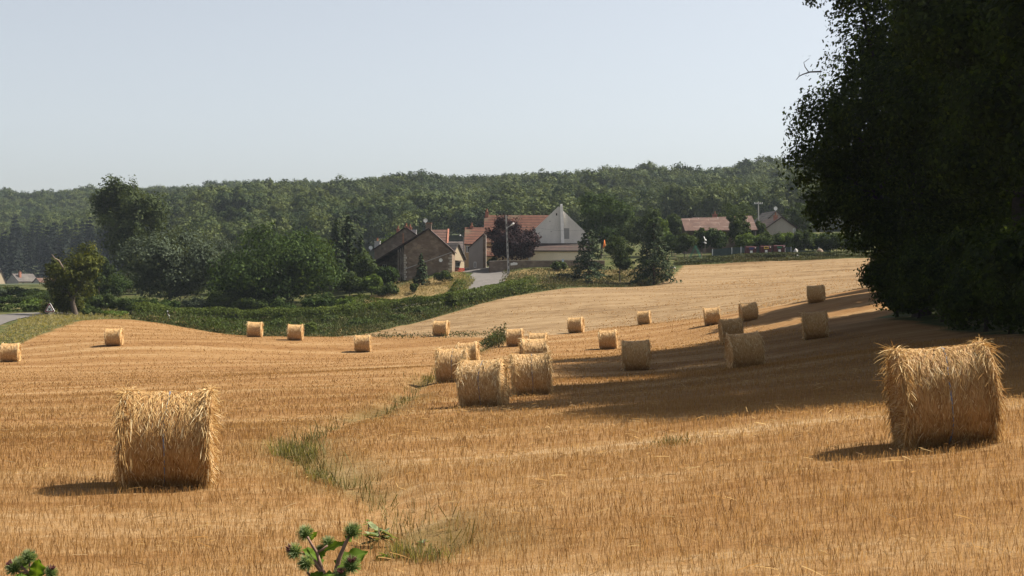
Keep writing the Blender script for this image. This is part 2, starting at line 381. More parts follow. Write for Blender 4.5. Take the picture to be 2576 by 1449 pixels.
# ------------------------------------------------------------------ terrain
#          (u, v, depth): places on the ground
BALES = [  # u centre, v base, depth, turn (deg), size, kind
    (405, 1228, 19.2, -5, 1.0, 'near_a'), (2405, 1118, 18.6, 11, 1.0, 'near_b'),
    (1219, 1021, 39.5, -12, 1.0, 'mid'), (1340, 993, 44.5, 3, 1.0, 'mid'), (1138, 963, 55, -3, 1.0, 'mid'),
    (1180, 917, 85, -10, 1.0, 'far'), (1343, 922, 66, 5, 1.0, 'far'), (1354, 884, 98, -8, 1.0, 'far'), (1297, 870, 107, -6, 1.0, 'far'),
    (1451, 836, 120, -12, 1.0, 'far'), (1623, 817, 140, -8, 1.0, 'far'), (1533, 880, 99, -6, 1.0, 'far'), (1604, 935, 63, -2, 1.0, 'far'),
    (1795, 817, 109, 3, 1.0, 'far'), (1887, 807, 104, 10, 1.0, 'far'), (2058, 761, 108, -8, 1.0, 'far'), (1844, 860, 80, 10, 1.0, 'far'),
    (1880, 923, 53, 12, 1.0, 'far'), (2058, 850, 70, 1, 1.0, 'far'), (284, 869, 110, -13, 1.0, 'far'), (22, 911, 101, -12, 1.0, 'far'),
    (639, 848, 123, -9, 1.0, 'far'), (741, 856, 119, -8, 1.0, 'far'), (912, 888, 112, -6, 1.0, 'far'), (1110, 847, 122, -14, 1.0, 'far')]
CTRL = [(u, v, d) for (u, v, d, *_r) in BALES] + [
    (300, 1449, 13.0), (1288, 1449, 12.6), (2300, 1449, 10.8), (1800, 1200, 17.5), (1100, 1250, 18.5),
    (230, 803, 140), (330, 803, 143), (480, 826, 140), (620, 846, 134), (760, 853, 140), (850, 848, 150), (990, 825, 160), (1090, 800, 165),
    (1200, 767, 172), (1300, 743, 180), (1400, 728, 187), (1530, 722, 194), (1650, 717, 199), (1700, 692, 213), (1720, 668, 224), (1850, 661, 225), (2000, 656, 225), (2160, 649, 222),
    (620, 822, 160), (800, 812, 166), (450, 812, 162), (1000, 790, 174), (1120, 762, 180),
    (0, 838, 121), (-150, 880, 112), (40, 808, 138), (75, 799, 149), (130, 793, 160), (300, 792, 172), (620, 803, 176), (850, 787, 180), (1050, 757, 186), (1200, 733, 191),
    (1225, 707, 203), (1240, 690, 214), (1150, 682, 222), (1000, 738, 192), (930, 756, 190), (1020, 712, 204), (1137, 682, 206), (960, 712, 207),
    (700, 783, 186), (400, 785, 184), (150, 780, 178), (1300, 672, 216), (1400, 674, 216), (1400, 660, 228), (1300, 690, 208), (1400, 705, 200), (1480, 717, 200), (1640, 716, 200),
    (1800, 645, 236), (2050, 640, 238), (2160, 640, 236), (1900, 644, 230),
    (2180, 812, 79), (2400, 860, 50), (2576, 885, 41), (2200, 720, 130), (2400, 690, 180), (2600, 650, 220),
    (50, 735, 300), (50, 722, 470), (120, 727, 470), (700, 720, 300), (1300, 640, 300), (1800, 610, 300), (2100, 600, 300),
    (700, 690, 380), (1300, 620, 380), (1900, 580, 380), (-600, 830, 110), (-600, 720, 300)]
cp = np.array([[*P(u, v, d)] for u, v, d in CTRL])
extra = np.array([(-2, 2.5, CZ - 1.62), (0, 3, CZ - 1.60), (2, 3, CZ - 1.58), (0, -6, CZ - 1.55), (-8, 0, CZ - 1.7), (8, 0, CZ - 1.5), (-3, 7.5, CZ - 2.35), (3, 7.5, CZ - 2.2),
                  (20, 15, CZ - 1.3), (30, 40, CZ - 1.2), (50, 80, CZ + 1.0), (70, 140, CZ + 4), (90, 220, CZ + 9), (-30, 20, CZ - 3.2), (-60, 60, CZ - 4.8), (-90, 120, CZ - 4),
                  (120, 40, CZ), (-120, 20, CZ - 3.5), (0, -60, CZ - 1), (140, 300, CZ + 14), (-140, 300, CZ + 1), (-150, 480, CZ + 1)])
cp = np.vstack([cp, extra])
SC_R = 60.0
def _phi(r): return np.sqrt((r / SC_R) ** 2 + 0.015)
_A = _phi(np.hypot(cp[:, None, 0] - cp[None, :, 0], cp[:, None, 1] - cp[None, :, 1])) + np.eye(len(cp)) * -0.0025
_n = len(cp); _B = np.zeros((_n + 1, _n + 1)); _B[:_n, :_n] = _A; _B[_n, :_n] = 1; _B[:_n, _n] = 1
_w = np.linalg.solve(_B, np.append(cp[:, 2], 0))
def h_base(x, y):
    x = np.asarray(x, float); y = np.asarray(y, float); r = np.full(x.shape, _w[_n])
    for i in range(_n): r = r + _w[i] * _phi(np.hypot(x - cp[i, 0], y - cp[i, 1]))
    return r
def ss(a, b, t):
    t = np.clip((t - a) / (b - a), 0, 1); return t * t * (3 - 2 * t)
# wooded hill behind: ridge line seen at these pixels (tree tops), 950 m off
RIDGE_U = np.array([-900, 0, 300, 500, 750, 1000, 1250, 1500, 1750, 1970, 2300, 3300]); RIDGE_V = np.array([500, 487, 478, 470, 463, 455, 446, 443, 437, 425, 412, 395])
def h_hill(x, y):
    u = 1288 + x / np.maximum(y, 300) * FPX
    zr = CZ + (724.5 - np.interp(u, RIDGE_U, RIDGE_V)) / FPX * 950 - 13
    foot = np.interp(u, [0, 250, 500, 2600], [560, 520, 390, 380])
    t = np.clip((y - foot) / (950 - foot), 0, 1.25)
    z0 = np.interp(u, [0, 600, 1300, 2000], [5, 8, 13, 17])
    und = (fbm(x / 130 + 3, y / 130) - 0.5) * 16 * ss(0, 0.3, t) * (1 - ss(0.75, 1.0, t))
    return z0 + (zr - z0) * (t ** 0.95) + und
FURROW = [P(1115, 1345, 14.2), P(1080, 1300, 15.2), P(1000, 1230, 17.0), P(930, 1180, 19.0), P(860, 1135, 21.0), P(800, 1110, 22.6), P(760, 1080, 24.5), P(735, 1055, 26.5), P(850, 990, 33), P(930, 965, 38), P(1000, 945, 43), P(1050, 920, 52), P(1100, 890, 66), P(1140, 870, 80), P(1190, 855, 100), P(1260, 842, 120)]
FXY = [(p.x, p.y) for p in FURROW]
def height(x, y):
    x = np.asarray(x, float); y = np.asarray(y, float)
    b = h_base(x, np.minimum(y, 500)); k = ss(300, 420, y)
    z = b * (1 - k) + h_hill(x, y) * k
    z = z + (fbm(x / 6 + 40, y / 6 + 11, 3) - 0.5) * 0.16 * (y < 320) * ss(6, 20, y)
    d = poly_dist(x, y, FXY)
    dl = poly_dist(x, y, LANE)
    return z - 0.20 * np.exp(-(d / 0.38) ** 2) - 1.5 * np.exp(-(dl / 3.4) ** 4)
LANE = [(P(u, v, d).x, P(u, v, d).y) for u, v, d in ((250, 792, 172), (300, 792, 174), (620, 803, 177), (850, 787, 181), (1050, 757, 187), (1110, 746, 189))]
def hz(x, y): return float(height(np.array([x]), np.array([y]))[0])
def on(p, dz=0.0): return Vector((p[0], p[1], hz(p[0], p[1]) + dz))

xy = lambda L: [(P(*t).x, P(*t).y) for t in L]
EDGE_TOP = [(0, 872, 109), (60, 852, 116), (130, 832, 124), (200, 806, 138), (330, 803, 143), (480, 826, 140), (620, 846, 134), (760, 853, 140), (850, 848, 150), (990, 825, 160), (1090, 800, 165), (1200, 767, 172),
            (1300, 743, 180), (1400, 728, 187), (1530, 722, 194), (1650, 717, 199), (1698, 692, 213), (1720, 668, 224), (1850, 661, 225), (2000, 656, 225), (2170, 649, 222), (2600, 640, 220)]
FIELD = [(-75, 60)] + xy(EDGE_TOP) + [(140, 160), (140, 10), (0, 7.5), (-90, 7.0)]
PALE = xy([(800, 850, 146), (990, 846, 128), (1100, 850, 121), (1275, 843, 118), (1450, 838, 119), (1620, 822, 136), (1760, 806, 122), (1870, 786, 120), (2000, 762, 120), (2170, 715, 135), (2600, 660, 190)]) + xy(EDGE_TOP[::-1])[:15]
BANK = xy([(905, 752, 187), (1010, 742, 186), (1100, 722, 191), (1160, 705, 198), (1165, 690, 205), (1100, 694, 203), (1020, 716, 201), (930, 745, 192)])
BANK2 = xy([(1260, 704, 201), (1330, 706, 196), (1470, 722, 195), (1600, 720, 198), (1690, 700, 208), (1690, 672, 222), (1500, 676, 218), (1330, 676, 214), (1265, 688, 212)])

def band(x, y):
    """paler and darker swaths left by the combine, slightly bent rows"""
    a = math.radians(17); s = -x * math.sin(a) + y * math.cos(a) + 2.5 * np.sin(x / 23.0); t = x * math.cos(a) + y * math.sin(a)
    w = 0.5 + 0.5 * np.sin(s / 5.2 * 2 * math.pi + 1.5 * fbm(t / 20, s / 9, 2))
    return 0.30 * ss(0.45, 0.95, w) * (0.35 + 0.9 * fbm(t / 14 + 5, s / 5 + 2, 3)) + 0.55 * (fbm(t / 9 + 50, s / 1.6 + 20, 4) - 0.5) + 0.34 + 0.13 * (1 - ss(-2, 4, x)) * (1 - ss(20, 27, y))

def grid_axis(parts):
    out = []
    for a, b, st in parts: out += list(np.arange(a, b, st))
    return np.array(out + [parts[-1][1]])
def sheet(name, xs, ys, mat, attrs):
    X, Y = np.meshgrid(xs, ys); Z = height(X, Y)
    nx, ny = len(xs), len(ys)
    i = np.arange(nx * ny).reshape(ny, nx)
    F = np.stack([i[:-1, :-1], i[:-1, 1:], i[1:, 1:], i[1:, :-1]], -1).reshape(-1, 4)
    V = np.stack([X, Y, Z], -1).reshape(-1, 3)
    return mesh_np(name, V, F, mat, tint=attrs(X.ravel(), Y.ravel()), smooth=True)
def field_attrs(x, y):
    f = in_poly(x, y, FIELD).astype(float)
    wood = in_poly(x, y, [(21.5, 84), (17.5, 40), (18, 26), (140, 20), (140, 140), (60, 150)])
    f[wood] = 0
    p = in_poly(x, y, PALE).astype(float)
    dry = in_poly(x, y, BANK).astype(float) * 0.85 + in_poly(x, y, BANK2).astype(float) * 0.45
    nz = fbm(x / 3 + 9, y / 3 + 4, 3)
    g = (1 - f) * (1 - dry)
    dd = poly_dist(x, y, FXY)
    g = np.maximum(g, 0.55 * np.exp(-(dd / 0.8) ** 2) * ss(0.35, 0.6, nz))
    return {'grass': g, 'pale': p * 0.92, 'dry': dry, 'band': band(x, y)}
XS = grid_axis([(-400, -120, 10), (-120, -60, 1.5), (-60, 75, 0.6), (75, 120, 1.5), (120, 400, 10)])
YS = grid_axis([(-60, 0, 6), (0, 60, 0.4), (60, 240, 0.8), (240, 320, 2.5), (320, 350, 5)])
field = tag(sheet('field', XS, YS, M['ground'], field_attrs), 'harvested straw coloured stubble field rolling down and up to the village', None, None, 'structure')
HX = grid_axis([(-2600, -900, 100), (-900, 900, 15), (900, 2600, 100)]); HY = grid_axis([(350, 1100, 15), (1100, 3000, 100)])
hill = tag(sheet('hill', HX, HY, M['hill_floor'], lambda x, y: {}), 'long wooded hill behind the village', None, None, 'structure')
# ---- road between the hedges, up into the village
def road_mesh(name, pts, w, mat, lift=0.06):
    c = resample([(p.x, p.y, 0) for p in pts], 1.5); V = []; F = []
    for k in range(3):   # smooth the bends
        c = [c[0]] + [(c[i - 1] + c[i] * 2 + c[i + 1]) / 4 for i in range(1, len(c) - 1)] + [c[-1]]
    for i, p in enumerate(c):
        d = (c[min(i + 1, len(c) - 1)] - c[max(i - 1, 0)]).normalized(); n = Vector((-d.y, d.x, 0))
        for s in np.linspace(-w / 2, w / 2, 5):
            q = p + n * s; V.append((q.x, q.y, hz(q.x, q.y) + lift + 0.05 * (1 - (2 * s / w) ** 2)))
    for i in range(len(c) - 1):
        for k in range(4): F.append((i * 5 + k, i * 5 + k + 1, i * 5 + 6 + k, i * 5 + 5 + k))
    o = mesh_np(name, np.array(V), np.array(F), mat, smooth=True)
    return tag(o, None, None, None, 'structure')
road = road_mesh('road', [P(-260, 890, 108), P(-100, 838, 121), P(-42, 812, 138), P(20, 799, 152), P(120, 793, 164), P(300, 792, 174), P(620, 803, 177), P(850, 787, 181), P(1050, 757, 187), P(1180, 735, 191), P(1212, 718, 198), P(1235, 700, 207), P(1240, 690, 214), P(1205, 684, 220), P(1150, 681, 228), P(1148, 676, 245)], 5.2, M['asphalt'])

# ------------------------------------------------------------------ foliage
def quads(pos, nrm, size, rng, aspect=1.0, up=None):
    """one small face per point, facing nrm"""
    n = len(pos); r = rng.normal(size=(n, 3))
    if up is not None: r = r * 0.5 + up
    a = np.cross(nrm, r); a /= np.linalg.norm(a, axis=1, keepdims=True) + 1e-9
    b = np.cross(nrm, a); b /= np.linalg.norm(b, axis=1, keepdims=True) + 1e-9
    s = np.asarray(size).reshape(-1, 1) * 0.5
    a = a * s; b = b * s * aspect
    V = np.stack([pos - a * 0.55 - b, pos + a * 0.55 - b * 0.9, pos + a * 0.8 + b * 0.55, pos - a * 0.35 + b], 1).reshape(-1, 3)
    return V, np.arange(4 * n).reshape(-1, 4)
def unit(v): return v / (np.linalg.norm(v, axis=1, keepdims=True) + 1e-9)

def leaf_cloud(rng, lobes, n, size, inner=0.15, clump=0.24, shell=(0.72, 1.06), per=26, nz=0.48):
    lobes = np.array(lobes, float); wgt = (lobes[:, 3] * lobes[:, 5] + lobes[:, 3] * lobes[:, 4]); wgt /= wgt.sum()
    cl, cr, ct, cw = [], [], [], []
    for L, w in zip(lobes, wgt):
        k = max(6, int(per * len(lobes) * w))
        d = unit(rng.normal(size=(k, 3))); f = rng.uniform(*shell, size=(k, 1))
        cl.append(L[:3] + d * f * L[3:6]); cr.append(np.tile(L, (k, 1))); ct.append(rng.uniform(-0.22, 0.22, k)); cw += [w / k] * k
    cl = np.vstack(cl); cr = np.vstack(cr); ct = np.concatenate(ct); cw = np.array(cw); cw = cw * rng.uniform(0.3, 1.5, len(cw)); cw /= cw.sum()
    idx = rng.choice(len(cl), n, p=cw); L = cr[idx]
    pos = cl[idx] + np.clip(rng.normal(size=(n, 3)), -1.9, 1.9) * L[:, 3:6] * clump
    ki = rng.rand(n) < inner
    pos[ki] = L[ki, :3] + unit(rng.normal(size=(ki.sum(), 3))) * rng.uniform(0.2, 0.75, (ki.sum(), 1)) * L[ki, 3:6]
    out = unit((pos - L[:, :3]) / L[:, 3:6])
    nrm = unit(out + nz * rng.normal(size=(n, 3)) + np.array([0, 0, 0.25]))
    V, F = quads(pos, nrm, size * rng.uniform(0.6, 1.4, n), rng)
    t = np.clip(0.45 + ct[idx] + rng.normal(size=n) * 0.16, 0, 1)
    return V, F, np.repeat(t, 4)

def lobes_for(rng, w, zb, zt, k=9, lean=0.0, top=1.0):
    """crown lobes in a rough ellipsoid from zb to zt, w wide"""
    cz = (zb + zt) / 2; rz = (zt - zb) / 2; R = w / 2
    out = [(0, 0, cz, R * 0.55, R * 0.55, rz * 0.62)]
    for i in range(int(k * 1.5)):
        ph = i * 2.399 + rng.uniform(-0.5, 0.5); el = rng.uniform(-0.8, 0.98)
        c = math.sqrt(max(0, 1 - el * el)); r = rng.uniform(0.20, 0.42); q = rng.uniform(0.92, 1.18)
        out.append((math.cos(ph) * c * R * (1 - r) * q + lean * el, math.sin(ph) * c * R * (1 - r) * q, cz + el * rz * (1 - r * 0.8) * top, R * r, R * r, min(R * r * rng.uniform(0.7, 1.05), rz * 0.5)))
    return out

def trunk_mesh(rng, lobes, h, r, zb, parent, mat, limbs=5):
    b = MB(); j = lambda s: rng.uniform(-s, s)
    top = Vector((lobes[0][0] + j(r), lobes[0][1] + j(r), zb + (h - zb) * 0.55))
    mid = Vector((j(r), j(r), max(zb * 0.9, h * 0.2)))
    b.tube([(0, 0, -0.3), (0, 0, 0.15), mid, top], [r * 1.5, r, r * 0.75, r * 0.25], 8)
    for L in lobes[1:1 + limbs]:
        e = Vector(L[:3]); s = mid.lerp(top, rng.uniform(0.05, 0.6)); m = s.lerp(e, 0.5) + Vector((0, 0, -0.08 * (e - s).length))
        b.tube([s, m, e], [r * 0.45, r * 0.28, r * 0.08], 5)
    return b.build('trunk', mat, parent, True)

def tree(name, label, base, h, w, mat, seed, zb=None, n=4000, size=0.45, k=9, group=None, trunk_r=None, bark='bark', lobes=None, cat='tree', per=26, clump=0.24, inner=0.15, limbs=5):
    rng = np.random.RandomState(seed)
    t = thing(name, label, cat, base, 0, group)
    zb = h * 0.18 if zb is None else zb
    L = lobes or lobes_for(rng, w, zb, h, k)
    V, F, T = leaf_cloud(rng, L, int(n * 2.1), size * 0.70, per=per, clump=clump, inner=inner)
    V[:, 2] = np.maximum(V[:, 2], 0.02)
    mesh_np('crown', V, F, M[mat], t, T)
    trunk_mesh(rng, L, h, trunk_r or h * 0.022, zb, t, M['bark_dark' if name.startswith('wood') else bark], limbs)
    return t

def shrub(name, label, base, h, w, mat, seed, n=1400, size=0.30, k=6, group=None, cat='shrub'):
    return tree(name, label, base, h, w, mat, seed, zb=h * 0.02, n=n, size=size, k=k, group=group, trunk_r=0.05 + h * 0.012, cat=cat, inner=0.3, limbs=4)

def conifer(name, label, base, h, w, seed, z0=0.1, n_lv=18, droop=0.35, size=0.34, group=None, mat='needle', power=0.85, per=7, trunk_r=None, sparse=1.0):
    """spruce: whorls of drooping boughs hung with needle sprays"""
    rng = np.random.RandomState(seed); t = thing(name, label, 'tree', base, 0, group)
    pos, nrm, tt, sz = [], [], [], []; b = MB(); r = trunk_r or h * 0.018
    b.tube([(0, 0, -0.3), (0, 0, h * 0.5), (0, 0, h * 0.99)], [r * 1.2, r * 0.6, 0.02], 7)
    for lv in range(n_lv):
        f = lv / (n_lv - 1); z = h * (z0 + (1 - z0) * f); R = w / 2 * ((1 - f) ** power) * 1.0 + 0.12
        for q in range(per):
            if rng.rand() > sparse: continue
            ph = rng.uniform(0, 2 * math.pi); Lb = R * rng.uniform(0.62, 1.12); tint = rng.uniform(-0.2, 0.2)
            d = np.array([math.cos(ph), math.sin(ph), 0])
            m = max(5, int(Lb * 12)); s = np.sqrt(rng.rand(m)); dr = droop * rng.uniform(0.5, 1.4)
            p = d * (s * Lb)[:, None] + np.array([0, 0, z]) + np.outer(-dr * Lb * s ** 1.5 + 0.10 * Lb * s, [0, 0, 1])
            side = np.array([-d[1], d[0], 0]); p += np.outer(rng.normal(size=m) * 0.22 * Lb * (1.1 - s * 0.7), side)
            p[:, 2] -= np.abs(rng.normal(size=m)) * 0.16
            pos.append(p); nrm.append(unit(np.tile([0, 0, 0.8], (m, 1)) + 0.6 * d + 0.5 * rng.normal(size=(m, 3)))); tt.append(np.clip(0.35 + tint + 0.35 * s + rng.normal(size=m) * 0.12, 0, 1)); sz.append(size * rng.uniform(0.6, 1.3, m))
            if Lb > 0.8 and q < 4: b.tube([(0, 0, z), tuple(d * Lb * 0.8 + np.array([0, 0, z - dr * Lb * 0.6]))], [0.05, 0.012], 4)
    pos = np.vstack(pos); pos[:, 2] = np.maximum(pos[:, 2], 0.05)
    V, F = quads(pos, np.vstack(nrm), np.concatenate(sz), rng, 0.7)
    mesh_np('crown', V, F, M[mat], t, np.repeat(np.concatenate(tt), 4))
    b.build('trunk', M['bark'], t, True)
    return t

def place(u, v_top, d, dx=0):
    """ground point at pixel column u and depth d, and the height up to pixel row v_top"""
    x = (u - 1288) / FPX * d; g = on((x, d)); return g, CZ - (v_top - 724.5) / FPX * d - g.z

# ---- trees on the left and in the village
def T(u, v_top, d, wpx, **kw):
    g, h = place(u, v_top, d); return dict(base=g, h=h, w=wpx / FPX * d, **kw)
tree('tall_poplar', 'tallest grey green tree rising above the ridge line on the left', **T(318, 448, 232, 210, mat='leaf_poplar', seed=11, n=9500, size=0.5, k=13), zb=5.0, per=30)
tree('willow_tree', 'broad silvery green willow below the tall poplar', **T(425, 580, 196, 262, mat='leaf_silver', seed=12, n=11000, size=0.42, k=14), zb=0.4)
tree('walnut_tree', 'wide deep green walnut tree between willow and stone houses', **T(688, 578, 190, 330, mat='leaf_walnut', seed=13, n=12000, size=0.45, k=16), zb=0.3, per=34)
yt = tree('ivy_clad_tree', 'small yellowing tree with a bare dead branch beside the road sign', **T(190, 603, 158, 150, mat='leaf_yellow', seed=14, n=5000, size=0.32, k=11), zb=1.0, trunk_r=0.35)
db = MB(); o0 = P(176, 692, 156) - yt.location
dpts = [P(176, 702, 156.0), P(166, 683, 155.4), P(155, 668, 155), P(148, 655, 154.7), P(138, 650, 154.5), P(130, 639, 154.3)]
db.tube([p - yt.location for p in dpts], [0.14, 0.12, 0.10, 0.08, 0.06, 0.03], 6); db.tube([P(165, 682, 155.4) - yt.location, P(163, 668, 155.2) - yt.location], [0.06, 0.02], 5)
db.build('dead_branch', M['bark_pale'], yt, True)
conifer('dark_fir', 'dark fir with twin tip behind the walnut, nearer the walnut', **{k: v for k, v in T(846, 552, 212, 62).items()}, seed=21, n_lv=20, droop=0.15, size=0.5, power=0.55, per=9)
conifer('dark_fir', 'broader dark fir with spiky top beside its lower twin behind the walnut', **{k: v for k, v in T(876, 545, 214, 72).items()}, seed=22, n_lv=20, droop=0.15, size=0.5, power=0.55, per=9)
conifer('columnar_cypress', 'slim dark column shaped cypress left of the stone house', **{k: v for k, v in T(908, 592, 203, 26).items()}, seed=23, n_lv=26, droop=-0.5, size=0.36, power=0.4, per=6, z0=0.02)
conifer('young_spruce', 'small dark spruce in front of the stone gable wall', **{k: v for k, v in T(1060, 638, 199, 52).items()}, seed=24, n_lv=16, droop=0.3, size=0.32, power=0.9, per=9, z0=0.04)
tree('purple_plum', 'dark purple leaved plum tree behind the concrete lamp pole', **T(1290, 533, 218, 122, mat='leaf_plum', seed=15, n=9500, size=0.34, k=15), zb=0.3)
tree('lime_tree', 'tall deep green tree directly right of the white gable house', **T(1512, 482, 246, 155, mat='leaf_walnut', seed=16, n=6500, size=0.42, k=12), zb=2.0)
conifer('garden_spruce', 'ragged drooping spruce in front of the cream annexe, leftmost of the roadside trio', **{k: v for k, v in T(1482, 572, 200, 118).items()}, seed=25, n_lv=19, droop=0.42, size=0.34, power=0.6, per=10, z0=0.2, sparse=0.85)
tree('young_maple', 'bushy young tree on a thin trunk between the two roadside spruces', **T(1560, 580, 203, 74, mat='leaf_green', seed=17, n=3600, size=0.3, k=8), zb=1.2, trunk_r=0.1)
conifer('garden_spruce', 'large full spruce at the corner of the pale stubble, rightmost of the roadside trio', **{k: v for k, v in T(1645, 532, 201, 128).items()}, seed=26, n_lv=22, droop=0.42, size=0.34, power=0.75, per=13, z0=0.13)
ORCH = [(1655, 545, 244, 70, 'leaf_bright', 'round yellow green tree looking out behind the full spruce', 4000), (1700, 532, 262, 62, 'leaf_green', 'dark round tree left of the rusty barn roof', 3000),
        (1722, 588, 236, 68, 'leaf_green', 'low garden tree beside the left end of the rusty barn', 2600), (1765, 572, 240, 46, 'leaf_green', 'slim garden tree rising in front of the rusty roof', 2200),
        (1800, 570, 239, 62, 'leaf_walnut', 'round orchard tree in front of the middle of the rusty roof', 3000), (1856, 528, 244, 62, 'leaf_green', 'tall tree cutting the rusty barn roof in two', 3200),
        (1850, 512, 290, 110, 'leaf_green', 'wide crown standing behind the rusty barn', 3000), (1908, 548, 252, 40, 'leaf_green', 'narrow tree at the right end of the rusty barn', 1800),
        (1880, 590, 238, 74, 'leaf_bright', 'spreading fruit tree behind the blue slotted container', 2600), (1935, 585, 237, 70, 'leaf_green', 'spreading fruit tree behind the yellow slotted container', 2600),
        (1985, 588, 236, 70, 'leaf_bright', 'spreading fruit tree behind the green slotted container', 2600), (2025, 580, 235, 64, 'leaf_green', 'fruit tree between the grey gable and the dark wood', 2400),
        (2012, 512, 285, 90, 'leaf_green', 'bright crown behind the grey gabled house', 3000), (2065, 585, 236, 70, 'leaf_walnut', 'fruit tree half hidden by the dark wood edge', 2200),
        (2105, 588, 234, 80, 'leaf_green', 'garden tree under the overhang of the dark wood', 2600), (2150, 592, 233, 70, 'leaf_walnut', 'garden tree at the right end of the garden hedge', 2600), (1690, 590, 243, 70, 'leaf_walnut', 'dark garden tree beside the swing frame', 2600),
        (1628, 525, 249, 100, 'leaf_green', 'dark tree behind the gap between young maple and full spruce', 2400), (1565, 545, 262, 90, 'leaf_green', 'wide tree behind the young maple', 3000),
        (985, 575, 262, 60, 'leaf_bright', 'light green tree peeping out above the roofs of the stone houses', 2200), (560, 600, 250, 110, 'leaf_silver', 'pale tree in the gap between willow and walnut', 2600),
        (800, 600, 205, 110, 'leaf_green', 'green tree below the dark firs', 3400), (905, 625, 206, 70, 'leaf_green', 'leafy tree beside the slim cypress', 2600),
        (922, 640, 202, 84, 'leaf_green', 'leafy tree hiding the low end of the timber lean-to', 2800), (975, 668, 200, 54, 'leaf_walnut', 'small dark tree before the timber posts of the lean-to', 1600),
        (250, 640, 212, 80, 'leaf_green', 'dark tree filling the gap under the tall poplar', 3000)]
for i, (u, vt, d, w, mt, lb, n) in enumerate(ORCH):
    tree('garden_tree', lb, **T(u, vt, d, w, mat=mt, seed=100 + i, n=n, size=0.38, k=9), group='trees among the gardens and houses')
SHR = [(880, 690, 196, 90, 'leaf_green', 'dark bush under the slim cypress'), (935, 692, 194, 64, 'leaf_bright', 'olive green bush at the foot of the timber lean-to'), (970, 712, 192, 60, 'hedge_leaf', 'low bush beside the dry grass bank'),
       (560, 735, 184, 110, 'hedge_leaf', 'rounded bush under the right side of the willow'), (500, 745, 186, 90, 'leaf_silver', 'grey green bush under the willow crown'), (640, 742, 182, 100, 'leaf_green', 'dark bush at the left foot of the walnut'),
       (800, 735, 184, 90, 'leaf_walnut', 'dark bush at the right foot of the walnut'), (250, 742, 178, 100, 'leaf_green', 'dark bush right of the ivy clad tree'), (330, 752, 180, 120, 'leaf_green', 'dark bush at the left foot of the willow'),
       (872, 748, 176, 62, 'leaf_bright', 'bright yellow green bush growing out of the hedge'), (80, 752, 172, 56, 'leaf_bright', 'bright rounded bush left of the triangular sign'), (160, 742, 161, 110, 'leaf_yellow', 'ivy covered bush at the base of the yellowing tree'),
       (25, 723, 230, 90, 'leaf_green', 'garden bush below the cream gable at the picture edge'), (75, 727, 226, 80, 'leaf_walnut', 'garden bush below the grey gabled house'), (125, 729, 222, 80, 'leaf_green', 'garden bush below the white walled house'), (-20, 722, 228, 80, 'leaf_silver', 'pale garden bush at the left picture edge'),
       (1115, 682, 199, 46, 'hedge_leaf', 'bush on the grass bank below the stone gable'), (1041, 711, 192, 22, 'hedge_leaf', 'small bush on the dry bank'), (1290, 705, 196, 64, 'hedge_leaf', 'leafy bush beside the road mouth'), (1240, 648, 221, 30, 'leaf_green', 'creeper bush against the grey village wall'),
       (1420, 690, 200, 70, 'weed', 'heap of brushwood and weeds on the bank'), (1405, 658, 213, 44, 'hedge_leaf', 'bush in front of the garden wall'), (285, 782, 148, 70, 'leaf_bright', 'bright bramble mound on the crest of the field'), (230, 775, 147, 50, 'hedge_leaf', 'small bramble on the crest beside the verge'), (325, 795, 150, 40, 'hedge_leaf', 'low bramble at the left end of the hedge')]
